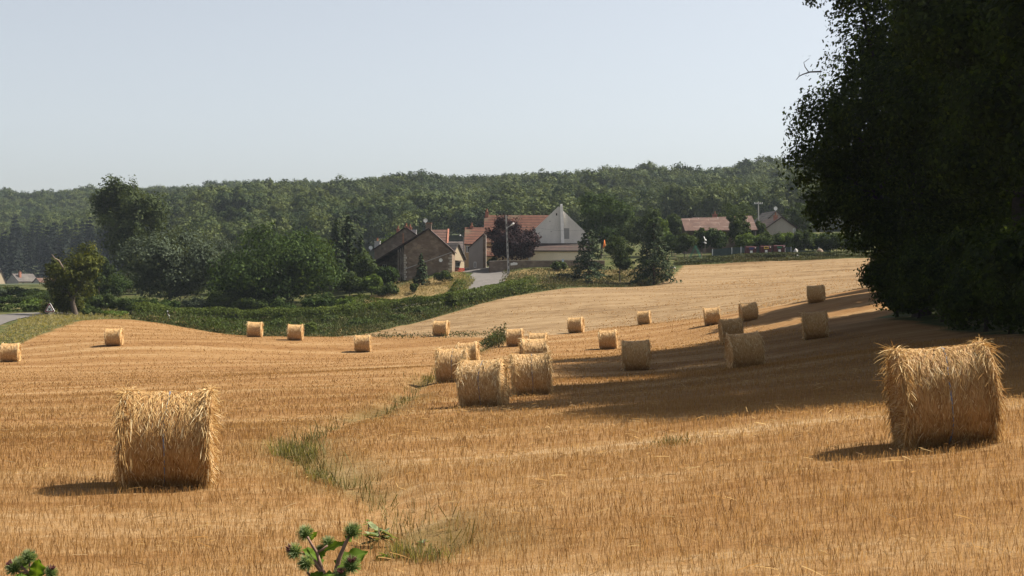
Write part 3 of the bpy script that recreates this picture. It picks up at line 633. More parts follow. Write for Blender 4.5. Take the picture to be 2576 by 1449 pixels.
SHR += [(395, 795, 156, 34, 'hedge_bright', 'low bramble bush on the bank near the leaning marker post'), (470, 806, 154, 46, 'hedge_leaf', 'bramble bush on the hedge bank before the willow'), (545, 800, 160, 40, 'hedge_bright', 'bramble bush growing into the lane hedge left of the two hedge bales'), (590, 815, 152, 34, 'hedge_leaf', 'small bush on the bank just left of the two hedge bales'),
        (690, 804, 158, 50, 'hedge_leaf', 'bush on the bank directly above the gap between the two hedge bales'), (775, 812, 156, 52, 'hedge_bright', 'bush on the bank just right of the two hedge bales'), (830, 792, 166, 40, 'hedge_leaf', 'bush in the lane hedge left of the bright yellow green one'), (905, 800, 163, 54, 'hedge_leaf', 'bush on the bank below the bright yellow green one'), (955, 782, 171, 44, 'hedge_bright', 'bush in the lane hedge right of the bright yellow green one'),
        (1000, 792, 167, 56, 'hedge_leaf', 'leafy bush on the bank below the dry grass slope'), (1065, 772, 171, 48, 'hedge_leaf', 'bush in the lane hedge below the stone gable'), (1140, 755, 173, 44, 'hedge_bright', 'bush in the lane hedge left of the road mouth'), (1195, 748, 175, 36, 'hedge_leaf', 'bush in the lane hedge just below the road mouth'), (1262, 727, 182, 40, 'hedge_bright', 'bush in the lane hedge right of the road mouth'),
        (8, 719, 330, 60, 'leaf_green', 'bush in the gardens just below the cream gable'), (55, 722, 335, 62, 'leaf_walnut', 'bush in the gardens just below the grey gable'), (100, 725, 330, 56, 'leaf_green', 'bush in the gardens below the low porch roof'), (140, 724, 335, 60, 'leaf_walnut', 'bush in the gardens at the right end of the bungalow'),
        (110, 733, 205, 120, 'leaf_green', 'dark bush between the bungalow and the yellowing tree'), (265, 690, 215, 130, 'leaf_walnut', 'deep shade bush under the left side of the tall poplar'), (345, 672, 222, 140, 'leaf_green', 'bush filling the shade between poplar and willow'), (450, 705, 214, 150, 'leaf_green', 'bush in the shade behind the willow trunk'),
        (545, 690, 212, 150, 'leaf_walnut', 'bush behind the gap between willow and walnut'), (620, 700, 208, 130, 'leaf_green', 'bush in the shade behind the left of the walnut'), (760, 705, 207, 150, 'leaf_green', 'bush in the shade behind the right of the walnut'), (845, 690, 209, 110, 'leaf_walnut', 'bush below the twin dark firs'),
        (60, 748, 190, 90, 'leaf_green', 'dark garden bush beyond the road'), (0, 745, 192, 90, 'leaf_walnut', 'dark garden bush beyond the road at the picture edge'), (200, 758, 172, 80, 'leaf_green', 'dark bush right behind the road sign tree'), (410, 755, 181, 90, 'leaf_walnut', 'dark bush at the front of the willow'), (715, 752, 180, 100, 'leaf_walnut', 'dark bush at the front of the walnut')]
for i, (u, vt, d, w, mt, lb) in enumerate(SHR):
    shrub('shrub', lb, **T(u, vt, d, w, mat=mt, seed=200 + i, n=int(900 + w * 14), size=0.30), group='bushes along the lane and gardens')

# ---- hedges: leafy strips following a line
def hedge(name, label, line, h, w, mat, seed, n_per_m=90, size=0.24, group=None):
    rng = np.random.RandomState(seed); pts = resample(line, 0.5); org = on(pts[0])
    t = thing(name, label, 'hedge', org, 0, group)
    n = int(len(pts) * 0.5 * n_per_m); i = rng.randint(0, len(pts) - 1, n); f = rng.rand(n)
    A = np.array([[p.x, p.y] for p in pts]); c = A[i] * (1 - f)[:, None] + A[i + 1] * f[:, None]
    d = unit(np.hstack([A[i + 1] - A[i], np.zeros((n, 1))]))[:, :2]; nn = np.stack([-d[:, 1], d[:, 0]], 1)
    th = rng.uniform(-0.15 * math.pi, 1.15 * math.pi, n); rr = rng.uniform(0.75, 1.08, n)
    mod = 0.75 + 0.5 * fbm(c[:, 0] / 2.5, c[:, 1] / 2.5, 3)
    px = np.cos(th) * rr * w / 2 * mod; pz = (0.45 + 0.55 * np.sign(np.sin(th)) * np.abs(np.sin(th)) ** 0.6 * rr) * h * mod
    xyp = c + nn * px[:, None]; z = height(xyp[:, 0], xyp[:, 1]) + np.maximum(pz, 0.03)
    pos = np.column_stack([xyp, z]); out = np.column_stack([nn * np.cos(th)[:, None], np.sin(th)])
    V, F = quads(pos - np.array(org), unit(out + 0.6 * rng.normal(size=(n, 3))), size * rng.uniform(0.6, 1.5, n), rng)
    tt = np.clip(0.4 + 0.5 * (fbm(c[:, 0] / 1.6 + 7, c[:, 1] / 1.6, 3) - 0.5) * 2 * 0.6 + rng.normal(size=n) * 0.14, 0, 1)
    mesh_np('foliage', V, F, M[mat], t, np.repeat(tt, 4))
    return t
L3 = lambda L: [(P(*t).x, P(*t).y, 0) for t in L]
hedge('lane_hedge', 'clipped lower hedge along the field side of the sunken lane', L3([(340, 806, 158), (483, 818, 162), (620, 820, 165), (698, 817, 166), (853, 803, 170), (908, 795, 173), (1010, 787, 174), (1127, 784, 171.5), (1215, 764, 176), (1290, 745, 181.5), (1335, 735, 185)]), 1.8, 1.8, 'hedge_bright', 31, 360, 0.16)
hedge('lane_hedge', 'upper hedge on the village side of the sunken lane', L3([(770, 800, 184), (845, 795, 185), (908, 789, 187), (1010, 777, 188), (1127, 755, 190), (1160, 740, 193)]), 1.35, 1.4, 'hedge_bright', 32, 300, 0.16)
hedge('garden_hedge', 'low weedy hedge along the top of the pale stubble below the containers', L3([(1700, 665, 225), (1800, 660, 227), (1900, 656, 228), (2000, 652, 228), (2100, 646, 227), (2180, 642, 226)]), 0.9, 1.6, 'weed', 33, 280, 0.15)
hedge('roadside_hedge', 'dark low hedge beyond the road at the left picture edge', L3([(-80, 800, 168), (0, 790, 168), (60, 786, 170), (110, 780, 171)]), 0.9, 1.2, 'hedge_leaf', 34, 110)

# ---- rough growth (nobody could count it)
def rough(name, label, mats, regions, seed, clumps=None):
    """tufts of upright blades; regions: (polygon, count, height, width)"""
    rng = np.random.RandomState(seed); Vs, Ts = [], []
    for poly, n, h, w, t0, t1, lean in regions:
        A = np.array(poly); lo, hi = A.min(0), A.max(0)
        c = rng.uniform(lo, hi, (n * 4, 2)); c = c[in_poly(c[:, 0], c[:, 1], poly)][:n]
        m = fbm(c[:, 0] / 2.2 + 3, c[:, 1] / 2.2, 3); keep = rng.rand(len(c)) < ss(0.25, 0.6, m) * 0.8 + 0.2; c = c[keep]; m = m[keep]
        k = len(c); hh = h * rng.uniform(0.4, 1.25, k) * (0.5 + m)
        ph = rng.uniform(0, 2 * math.pi, k); dr = np.column_stack([np.cos(ph), np.sin(ph)]) * w
        m2 = ss(0.44, 0.68, fbm(c[:, 0] / 4.2 + seed, c[:, 1] / 3.0 + 7, 3)); hh = hh * (0.6 + 1.1 * m2)
        if clumps: kk = rng.rand(k) < m2 * clumps; c, hh, m, m2 = c[kk], hh[kk], m[kk], m2[kk]; k = len(c)
        else: m = m + 0.45 * (fbm(c[:, 0] / 7 + 31, c[:, 1] / 3 + 3, 2) - 0.5)
        f = rng.rand(k) ** 0.7; p = np.column_stack([c + rng.normal(size=(k, 2)) * w * 0.5, height(c[:, 0], c[:, 1]) + hh * f])
        nr = unit(np.column_stack([rng.normal(size=(k, 2)) * 0.9, rng.uniform(0.0, 1.0, k)]))
        V, F = quads(p, nr, w * rng.uniform(0.6, 1.4, k), rng, 1.3, up=np.array([0, 0, 1.0]))
        Vs.append(V); Ts.append(np.repeat(np.clip(t0 + (t1 - t0) * (0.6 * m + 0.3 * rng.rand(k)) + rng.normal(size=k) * 0.12, 0, 1), 4))
    V = np.vstack(Vs); F = np.arange(len(V)).reshape(-1, 4)
    return tag(mesh_np(name, V, F, mats, tint=np.concatenate(Ts)), label, None, None, 'stuff')
bank_low = xy([(330, 803, 143), (480, 826, 140), (620, 846, 134), (760, 853, 140), (850, 848, 150), (990, 825, 160), (1090, 800, 165), (1200, 767, 172), (1300, 743, 180), (1400, 728, 187), (1400, 715, 193), (1290, 727, 190), (1127, 764, 180), (908, 797, 172), (698, 819, 165), (483, 820, 161), (340, 808, 157)])
verge_l = xy([(-80, 890, 106), (0, 872, 109), (130, 832, 124), (200, 806, 138), (330, 803, 143), (330, 790, 160), (180, 785, 165), (110, 797, 156), (80, 806, 145), (40, 822, 132), (-10, 846, 118)])
rough('undergrowth', 'rough green and rusty weeds below the lane hedge', M['weed'], [(bank_low, 60000, 0.45, 0.13, 0.0, 0.8, 0.35), (xy(EDGE_TOP[13:17] + [(1690, 676, 220), (1500, 690, 208), (1330, 700, 199)]), 13000, 0.55, 0.12, 0.2, 0.85, 0.35), (xy([(1690, 668, 224), (2000, 656, 225), (2200, 649, 222), (2200, 643, 226), (1700, 663, 227)]), 11000, 0.55, 0.13, 0.25, 0.8, 0.3)], 41)
rough('verge_grass', 'short dry and green grass on the road verge and banks', M['green_grass'], [(verge_l, 16000, 0.28, 0.10, 0.45, 1.0, 0.4), (xy([(100, 790, 160), (480, 795, 178), (480, 780, 190), (100, 775, 185)]), 5000, 0.4, 0.15, 0.0, 0.6, 0.4), (xy([(1130, 740, 190), (1170, 735, 191), (1195, 705, 201), (1165, 690, 206), (1125, 700, 200)]), 2500, 0.45, 0.15, 0.0, 0.7, 0.4)], 42)
rough('dry_grass', 'tall dry straw coloured grass on the bank below the stone house', M['dry_grass'], [(BANK, 12000, 0.5, 0.09, 0.45, 1.0, 0.4)], 43)
rough('bank_weeds', 'grey green and tawny weeds on the bank right of the road', M['weed'], [(BANK2, 16000, 0.35, 0.12, 0.1, 1.0, 0.4)], 49)
edge_ = [(330, 803, 143), (480, 826, 140), (620, 846, 134), (760, 853, 140), (850, 848, 150), (990, 825, 160), (1090, 800, 165), (1200, 767, 172), (1300, 743, 180), (1400, 728, 187)]
rough('margin_grass', 'rusty dry grass along the field margin', M['dry_grass'], [(xy(edge_ + [(u, v, d + 4.5) for u, v, d in edge_[::-1]]), 16000, 0.45, 0.10, 0.0, 0.8, 0.3)], 48)
rough('bramble_growth', 'clumps of green brambles among the weeds of the hedge bank', M['hedge_leaf'], [(bank_low, 34000, 0.6, 0.16, 0.1, 0.85, 0.3), (xy([(1330, 700, 199), (1400, 712, 194), (1290, 727, 190), (1250, 706, 200)]), 4000, 0.7, 0.15, 0.3, 0.95, 0.3)], 47, 0.9)
strip = xy([(890, 850, 130), (960, 853, 122), (1040, 851, 120), (1180, 850, 119), (1270, 845, 118), (1270, 838, 122), (1180, 842, 124), (1040, 843, 126), (940, 846, 130)])
thick = xy([(1205, 845, 110), (1260, 850, 106), (1280, 838, 112), (1262, 830, 118), (1220, 836, 116)])
rough('weed_strip', 'tufts of green and rusty weeds along the line between the two stubbles', M['weed'], [(strip, 1500, 0.55, 0.10, 0.1, 0.85, 0.25), (thick, 2600, 0.75, 0.10, 0.15, 0.7, 0.3)], 44)

# ---- the hill wood: one mass of crowns
def forest():
    rng = np.random.RandomState(5); protos = bpy.data.collections.new('crown_kinds'); obs = []
    for i in range(6):
        w = rng.uniform(9.5, 12.5); h = rng.uniform(11, 14)
        L = lobes_for(rng, w, h * 0.38, h, 10); V, F, Tt = leaf_cloud(rng, L, 1500, 0.62, per=12, clump=0.22, inner=0.12, nz=0.24)
        o = mesh_np('crown_kind', V, F, M['forest_leaf'], None, Tt); COL.objects.unlink(o); protos.objects.link(o)
    pr2 = bpy.data.collections.new('needle_kinds')
    for i in range(3):
        h = rng.uniform(17, 21); pos, nr = [], []
        for lv in range(14):
            f = lv / 13; R = 3.4 * (1 - f) ** 0.8 + 0.2
            m = 26; ph = rng.uniform(0, 6.283, m); s = np.sqrt(rng.rand(m)) * R
            pos.append(np.column_stack([np.cos(ph) * s, np.sin(ph) * s, h * (0.1 + 0.9 * f) - s * 0.35])); nr.append(np.column_stack([np.cos(ph) * .6, np.sin(ph) * .6, np.full(m, .8)]))
        pos = np.vstack(pos); V, F = quads(pos, unit(np.vstack(nr) + 0.3 * rng.normal(size=(len(pos), 3))), np.full(len(pos), 1.3), rng)
        o = mesh_np('crown_kind', V, F, M['forest_needle'], None, np.repeat(rng.rand(len(pos)), 4)); COL.objects.unlink(o); pr2.objects.link(o)
    def scatter(name, label, coll, pts, rot, scl):
        me = bpy.data.meshes.new(name); me.vertices.add(len(pts)); me.vertices.foreach_set('co', pts.astype(np.float32).ravel())
        a = me.attributes.new('turn', 'FLOAT', 'POINT'); a.data.foreach_set('value', rot.astype(np.float32)); a = me.attributes.new('grow', 'FLOAT', 'POINT'); a.data.foreach_set('value', scl.astype(np.float32))
        o = bpy.data.objects.new(name, me); COL.objects.link(o)
        ng = bpy.data.node_groups.new(name + '_nodes', 'GeometryNodeTree')
        ng.interface.new_socket('Geometry', in_out='INPUT', socket_type='NodeSocketGeometry'); ng.interface.new_socket('Geometry', in_out='OUTPUT', socket_type='NodeSocketGeometry')
        gi = ng.nodes.new('NodeGroupInput'); go = ng.nodes.new('NodeGroupOutput'); ip = ng.nodes.new('GeometryNodeInstanceOnPoints'); ci = ng.nodes.new('GeometryNodeCollectionInfo')
        ci.inputs[0].default_value = coll; ci.inputs['Separate Children'].default_value = True; ci.inputs['Reset Children'].default_value = True
        ip.inputs['Pick Instance'].default_value = True
        def na(n):
            x = ng.nodes.new('GeometryNodeInputNamedAttribute'); x.data_type = 'FLOAT'; x.inputs[0].default_value = n; return x.outputs[0]
        cx = ng.nodes.new('ShaderNodeCombineXYZ'); ng.links.new(na('turn'), cx.inputs[2])
        ng.links.new(gi.outputs[0], ip.inputs['Points']); ng.links.new(ci.outputs[0], ip.inputs['Instance']); ng.links.new(cx.outputs[0], ip.inputs['Rotation']); ng.links.new(na('grow'), ip.inputs['Scale'])
        ng.links.new(ip.outputs[0], go.inputs[0])
        md = o.modifiers.new('scatter', 'NODES'); md.node_group = ng
        return tag(o, label, None, None, 'stuff')
    # jittered grid over the part of the hill that can be seen
    st = 8.0; gx, gy = np.meshgrid(np.arange(-620, 620, st), np.arange(370, 985, st)); x = gx.ravel() + rng.uniform(-.48, .48, gx.size) * st; y = gy.ravel() + rng.uniform(-.48, .48, gx.size) * st
    u = 1288 + x / y * FPX; foot = np.interp(u, [0, 250, 500, 2600], [560, 520, 400, 385])
    k = (u > -250) & (u < 2850) & (y > foot); x, y, u = x[k], y[k], u[k]
    z = height(x, y) - 0.5; dark = (u < 330) & (y < foot[k] + 95 - np.clip(u, 0, 330) * 0.1)
    sc = 0.65 + 0.75 * fbm(x / 22, y / 22, 3) * rng.uniform(0.7, 1.25, len(x))
    scatter('forest', 'mass of broadleaved wood covering the hill', protos, np.column_stack([x, y, z])[~dark], rng.uniform(0, 6.28, (~dark).sum()), sc[~dark])
    scatter('conifer_forest', 'dark mass of conifers at the left foot of the hill', pr2, np.column_stack([x, y, z])[dark], rng.uniform(0, 6.28, dark.sum()), sc[dark] * 0.9)
forest()

# ---- the tall dark wood edge on the right
WOOD = [(22.5, 78, 24, 15.5, 3.0, 'tall dark tree forming the left outline of the wood, bare twigs poking out'), (25.5, 70, 25, 15, 2, 'dark tree second from the left in the wood edge'), (23.5, 61, 25, 14, 1.5, 'dark tree in the middle of the wood edge above the shaded bales'),
        (22.0, 52, 24, 13.5, 1.5, 'dark tree right of the middle of the wood edge'), (20.2, 44, 23, 12.5, 1.0, 'dark tree of the wood edge at the right picture edge'), (20.5, 35.5, 21, 12, 2.0, 'dark tree nearest the camera at the end of the wood'),
        (33, 90, 23, 14, 2, 'tree deeper in the wood behind its left outline'), (34, 107, 18, 13, 2, 'tree at the far corner of the wood'), (48, 137, 18, 14, 2, 'tree at the far back of the wood'), (41, 122, 18, 13, 2, 'tree along the far side of the wood'), (33, 72, 24, 14, 2, 'tree deep in the wood'), (32, 55, 24, 14, 2, 'tree deep in the wood above the big right bale')]
wood_src = {}
for i, (x, y, h, w, zb, lb) in enumerate(WOOD):
    rng = np.random.RandomState(300 + i)
    if i == 0:
        # outline tree: crown narrower below, shaped as in the photo
        L = [(0.6, 0, 13, 5.0, 5.4, 8.5), (-4.0, -1, 18.2, 2.5, 2.6, 2.6), (-2.5, 0, 14.2, 2.5, 2.7, 2.0), (-4.6, -0.5, 10.5, 2.6, 2.8, 2.2), (-4.8, 0.5, 8.2, 2.5, 2.5, 2.0), (-3.8, 0.3, 6.1, 2.3, 2.5, 1.7), (-2.0, 0, 4.6, 2.4, 2.5, 1.6), (-1.6, 1, 21, 2.8, 2.8, 3), (1, -3.5, 8, 4, 3.5, 4), (2, -3, 15, 4, 3.5, 4.5), (3, 0, 20, 4, 4, 4), (0, 4, 10, 5, 4, 6), (-1.5, -3.5, 11, 3.2, 3, 3.5), (1.5, -1, 4, 4, 4, 3.5)]
        o = tree('wood_tree', lb, on((x, y)), h, w, 'leaf_wood', 300, zb=zb, n=72000, size=0.26, lobes=L, group='trees of the dark wood edge', per=150, clump=0.13, inner=0.35, limbs=9)
        def twigs(*runs):
            tw = MB()
            for pts, r in runs: tw.tube([P(*p) - o.location for p in pts], list(np.linspace(r, r * 0.35, len(pts))), 5)
            tw.build('bare_twig', M['bark'], o)
        twigs(([(2066, 180, 78), (2038, 181, 77.6), (2020, 187, 77.3), (2010, 192, 77.2), (2003, 201, 77.2)], 0.05), ([(2035, 182, 77.6), (2025, 168, 77.4), (2022, 157, 77.3), (2036, 147, 77.3)], 0.03), ([(2010, 190, 77.2), (2011, 180, 77.2)], 0.02))
        twigs(([(2040, 294, 78), (2014, 284, 77.6), (2006, 277, 77.5), (2000, 275, 77.5)], 0.035))
        twigs(([(2044, 276, 78), (2026, 264, 77.6), (2014, 265, 77.5)], 0.028))
    else:
        tree('wood_tree', lb, on((x, y)), h, w, 'leaf_wood', 300 + i, zb=zb, n=42000 if i < 6 else 12000, size=0.29 if i < 6 else 0.6, k=14, group='trees of the dark wood edge', per=70, clump=0.17, inner=0.35, limbs=8)
SK = [(21.8, 80.5, 3.6, 4.6), (21.6, 75.5, 4.0, 5.0), (21.2, 70, 4.2, 5), (20.6, 65, 4.4, 5), (20.0, 60, 4.2, 5), (19.3, 55, 4.4, 5), (18.6, 50.5, 4.2, 4.6), (17.6, 46, 4.0, 4.6), (17.0, 41.5, 4.0, 4.4), (16.6, 37, 3.6, 4.2)]
for i, (x, y, h, w) in enumerate(SK):
    lb = ['foremost left bush at the foot of the wood by the last sunlit stubble', 'ivy dark bush second along the foot of the wood', 'third dark bush from the left along the foot of the wood', 'fourth dark bush from the left along the foot of the wood', 'fifth dark bush from the left along the foot of the wood', 'sixth dark bush from the left along the foot of the wood', 'seventh dark bush along the foot of the wood', 'dark bush behind the top of the big right bale', 'dark bush right of the big right bale', 'last dark bush at the right end of the wood foot'][i]
    shrub('wood_shrub', lb, on((x, y)), h, w, 'leaf_wood', 400 + i, n=11000, size=0.22, k=7, group='bushes at the foot of the dark wood')

# ------------------------------------------------------------------ bales
BR = 0.68; BW = 1.20
def bale_roll(rng):
    nx, na = 40, 96; xs = np.linspace(-BW / 2, BW / 2, nx); an = np.linspace(0, 2 * math.pi, na, endpoint=False)
    X, A = np.meshgrid(xs, an, indexing='ij'); e = np.abs(X) / (BW / 2)
    R = BR * (1 + 0.045 * ss(0.72, 0.95, e) - 0.02 * (1 - e)) - 0.05 * ss(0.96, 1.0, e) + 0.030 * (fbm(X * 7 + 30, A * 4.5, 3) - 0.5) + 0.02 * (vnoise(X * 26, A * 9) - 0.5)
    Z = np.sin(A) * R; Z = np.where(Z < -BR * 0.93, -BR * 0.93 + (Z + BR * 0.93) * 0.15, Z)
    V = np.stack([X, np.cos(A) * R, Z], -1).reshape(-1, 3); uv = np.stack([X, A * BR], -1).reshape(-1, 2)
    i = np.arange(nx * na).reshape(nx, na); j = np.roll(i, -1, 1)
    F = np.stack([i[:-1], i[1:], j[1:], j[:-1]], -1).reshape(-1, 4)[:, ::-1]
    return V, F, uv
def bale_end(rng, side):
    nr, na = 14, 64; V = [(side * (BW / 2 - 0.012), 0, 0)]; uv = [(0, 0)]
    for r in range(1, nr + 1):
        for k in range(na):
            a = 2 * math.pi * k / na; rr = BR * 0.985 * r / nr
            V.append((side * (BW / 2 - 0.012 + 0.025 * math.sin(rr * 60 + a) * (r < nr) + rng.uniform(-.012, .012) * (r < nr)), math.cos(a) * rr, max(math.sin(a) * rr, -BR * 0.94))); uv.append((rr, a * rr))
    F = [[0, 1 + k, 1 + (k + 1) % na] for k in range(na)]
    for r in range(nr - 1):
        for k in range(na): F.append([1 + r * na + k, 1 + (r + 1) * na + k, 1 + (r + 1) * na + (k + 1) % na, 1 + r * na + (k + 1) % na])
    return V, F, uv
def straws(p, d, ln, w, droop, rng, tint, flat=None):
    """bent ribbons of 3 spans from points p along d"""
    n = len(p); side = unit(np.cross(d, rng.normal(size=(n, 3)) if flat is None else flat + 0.35 * rng.normal(size=(n, 3)))) * (np.asarray(w).reshape(-1, 1) / 2); rows = []
    for s in (0, 0.35, 0.7, 1.0):
        q = p + d * (ln * s)[:, None]; q[:, 2] -= droop * ln * s * s
        f = 1.0 if s < 1 else 0.5
        rows += [q - side * f, q + side * f]
    V = np.stack(rows, 1).reshape(-1, 3); b = np.arange(n)[:, None] * 8
    F = np.concatenate([b + np.array([[0, 1, 3, 2]]), b + np.array([[2, 3, 5, 4]]), b + np.array([[4, 5, 7, 6]])], 0)
    return V, F, np.repeat(tint, 8)
def bale_straw(rng, n, wd):
    """loose straw: lying round the roll, shaggy at both rims, sticking out at the ends"""
    parts = []
    m = int(n * 0.52); x = rng.uniform(-1, 1, m) * BW * 0.47; a = rng.uniform(-0.5, 2 * math.pi - 0.5, m)
    rad = np.column_stack([np.zeros(m), np.cos(a), np.sin(a)]); tan = np.column_stack([np.zeros(m), -np.sin(a), np.cos(a)]) * np.where(np.cos(a) > 0, -1, 1)[:, None]
    d = unit(tan + np.column_stack([rng.normal(size=m) * 0.45, np.zeros(m), np.zeros(m)]) + rad * rng.uniform(-0.03, 0.09, m)[:, None])
    e = np.abs(x) / (BW / 2)
    parts.append((rad * (BR * (1 + 0.04 * ss(.7, .95, e)) + 0.004)[:, None] + np.column_stack([x, 0 * x, 0 * x]), d, rng.uniform(0.05, 0.17, m) * (0.55 + 0.45 * ss(-0.3, 0.7, np.sin(a))), wd * rng.uniform(0.6, 1.3, m), np.full(m, 0.06), np.clip(0.5 + rng.normal(size=m) * 0.24, 0, 1), rad))
    m = int(n * 0.30); sgn = np.where(rng.rand(m) < 0.5, -1, 1); x = sgn * BW * (0.5 - np.abs(rng.normal(size=m)) * 0.055); a = rng.uniform(0, 2 * math.pi, m)
    rad = np.column_stack([np.zeros(m), np.cos(a), np.sin(a)]); tan = np.column_stack([np.zeros(m), -np.sin(a), np.cos(a)]) * np.where(np.cos(a) > 0, -1, 1)[:, None]
    d = unit(tan * rng.uniform(0.2, 1.2, (m, 1)) + rad * rng.uniform(-0.05, 0.55, (m, 1)) + np.column_stack([sgn * rng.uniform(-0.5, 0.5, m), 0 * a, 0 * a]))
    up = np.clip(np.sin(a), 0, 1)
    parts.append((rad * BR * 1.015 + np.column_stack([x, 0 * x, 0 * x]), d, rng.uniform(0.08, 0.26, m) * (0.7 + 0.5 * up), wd * rng.uniform(0.6, 1.3, m), np.full(m, 0.35), np.clip(0.55 + rng.normal(size=m) * 0.24, 0, 1)))
    m = n - int(n * 0.52) - int(n * 0.30); sgn = np.where(rng.rand(m) < 0.5, -1, 1); rr = BR * np.sqrt(rng.rand(m)); a = rng.uniform(0, 2 * math.pi, m)
    p = np.column_stack([sgn * (BW / 2 - 0.02), np.cos(a) * rr, np.sin(a) * rr]); tan = np.column_stack([0 * a, -np.sin(a), np.cos(a)])
    d = unit(tan * rng.choice([-1, 1], m)[:, None] * rng.uniform(0, 1.6, (m, 1)) + np.column_stack([sgn * rng.uniform(0.15, 0.9, m), 0 * a, 0 * a]) + 0.3 * rng.normal(size=(m, 3)))
    parts.append((p, d, rng.uniform(0.04, 0.16, m), wd * rng.uniform(0.6, 1.3, m), np.full(m, 0.4), np.clip(0.5 + rng.normal(size=m) * 0.25, 0, 1)))
    # a few long straws standing well clear
    m = max(8, n // 260); sgn = np.where(rng.rand(m) < 0.5, -1, 1); a = rng.uniform(-0.4, math.pi + 0.4, m); rad = np.column_stack([0 * a, np.cos(a), np.sin(a)])
    d = unit(rad * rng.uniform(0.2, 1, (m, 1)) + np.column_stack([sgn * rng.uniform(0.2, 1.1, m), 0 * a, 0 * a]) + 0.4 * rng.normal(size=(m, 3)))
    parts.append((rad * BR + np.column_stack([sgn * BW * 0.48, 0 * a, 0 * a]), d, rng.uniform(0.12, 0.30, m), np.full(m, wd * 0.8), np.full(m, 0.15), np.clip(0.6 + rng.normal(size=m) * 0.2, 0, 1)))
    Vs, Fs, Ts, b = [], [], [], 0
    for p, d, ln, w, dr, t, *fl in parts:
        V, F, T_ = straws(p, d, ln, w, dr, rng, t, *fl); Vs.append(V); Fs.append(F + b); Ts.append(T_); b += len(V)
    V = np.vstack(Vs); V[:, 2] = np.maximum(V[:, 2], -BR * 0.95)
    return V, np.vstack(Fs), np.concatenate(Ts)
def make_bale(name, label, seed, n, wd, twine):
    rng = np.random.RandomState(seed); t = thing(name, label, 'straw bale', (0, 0, 0), 0, 'round straw bales on the stubble')
    off = np.array([0, 0, BR * 0.93])
    V, F, uv = bale_roll(rng); mesh_np('roll', V + off, F, M['straw_roll' if n > 9000 else 'net_roll'], t, smooth=True, uv=uv)
    for s in (-1, 1):
        V, F, uv = bale_end(rng, s); mesh_np('end_face', np.array(V) + off, F, M['straw_roll' if n > 9000 else 'net_roll'], t, uv=uv)
    V, F, T_ = bale_straw(rng, n, wd); mesh_np('loose_straw', V + off, F, M['straw' if n > 9000 else 'straw_pale'], t, T_)
    if twine:
        b = MB(); k = 40; A = np.linspace(-0.6 * math.pi, 1.4 * math.pi, k); vs = []
        for i, a in enumerate(A):
            r = BR * 0.985 + 0.012 + 0.006 * math.sin(i * 1.7); x = 0.015 * math.sin(i * 0.6) + 0.03 * math.sin(a)
            wv = 0.006 + 0.005 * (0.5 + 0.5 * math.sin(i * 0.9))
            vs += [(x - wv, math.cos(a) * r, max(math.sin(a) * r, -BR * .92) + off[2]), (x + wv, math.cos(a) * r, max(math.sin(a) * r, -BR * .92) + off[2])]
        b.add(vs, [(2 * i, 2 * i + 1, 2 * i + 3, 2 * i + 2) for i in range(k - 1)]); b.build('twine', M['twine'], t)
    return t
def copy_thing(src):
    c = src.copy(); COL.objects.link(c)
    for ch in src.children:
        d = ch.copy(); COL.objects.link(d); d.parent = c
    return c
BL = ['big shaggy bale with blue twine at the front left of the field', 'big shaggy bale with blue twine at the right edge before the wood', 'front bale of the central cluster with its right end sunlit', 'bale right of the front one in the central cluster', 'bale left of and behind the front one in the central cluster',
      'bale half hidden behind the left pair of the central cluster', 'bale directly behind the right one of the central cluster', 'bale peeping over two others behind the right of the central cluster', 'lone sunlit bale just above the central cluster', 'sunlit bale at the edge of the pale stubble left of centre right',
      'smallest bale, farthest out on the pale stubble', 'sunlit bale standing alone just above the tip of the wood shadow', 'leftmost of the shaded bales, at the tip of the wood shadow', 'sunlit bale left of a pair above the shadow edge', 'sunlit bale right of a pair above the shadow edge',
      'highest bale on the right, sunlit at the upper shadow edge', 'dim bale just inside the shadow edge, behind a bigger shaded one', 'largest bale standing deep in the wood shadow', 'darkest bale, closest to the foot of the wood', 'lone bale at the left on the orange slope',
      'bale cut off by the left picture edge', 'left one of two bales near the lane hedge', 'right one of two bales near the lane hedge', 'lone bale in the hollow below the two hedge bales', 'bale in the weed strip in front of the pale stubble']
protos = {}
for i, (u, v, d, turn, sz, kind) in enumerate(BALES):
    if kind.startswith('near'): b = make_bale('straw_bale', BL[i], 500 + i, 11000, 0.0075, True)
    elif kind == 'mid':
        b = make_bale('straw_bale', BL[i], 500 + i, 5200, 0.0095, True)
    else:
        key = i % 3
        if key not in protos: b = protos[key] = make_bale('straw_bale', BL[i], 520 + key, 1700, 0.015, False)
        else: b = copy_thing(protos[key]); b['label'] = BL[i]
    g = P(u, v, d); x, y = g.x, g.y + BR * 0.6; e = 0.5
    gx = (hz(x + e, y) - hz(x - e, y)) / (2 * e)
    b.location = (x, y, hz(x, y) - 0.02); a = math.radians(turn) - math.atan((u - 1288) / FPX)
    b.rotation_euler = (0, -math.atan(min(0.09, max(-0.09, gx))), a)

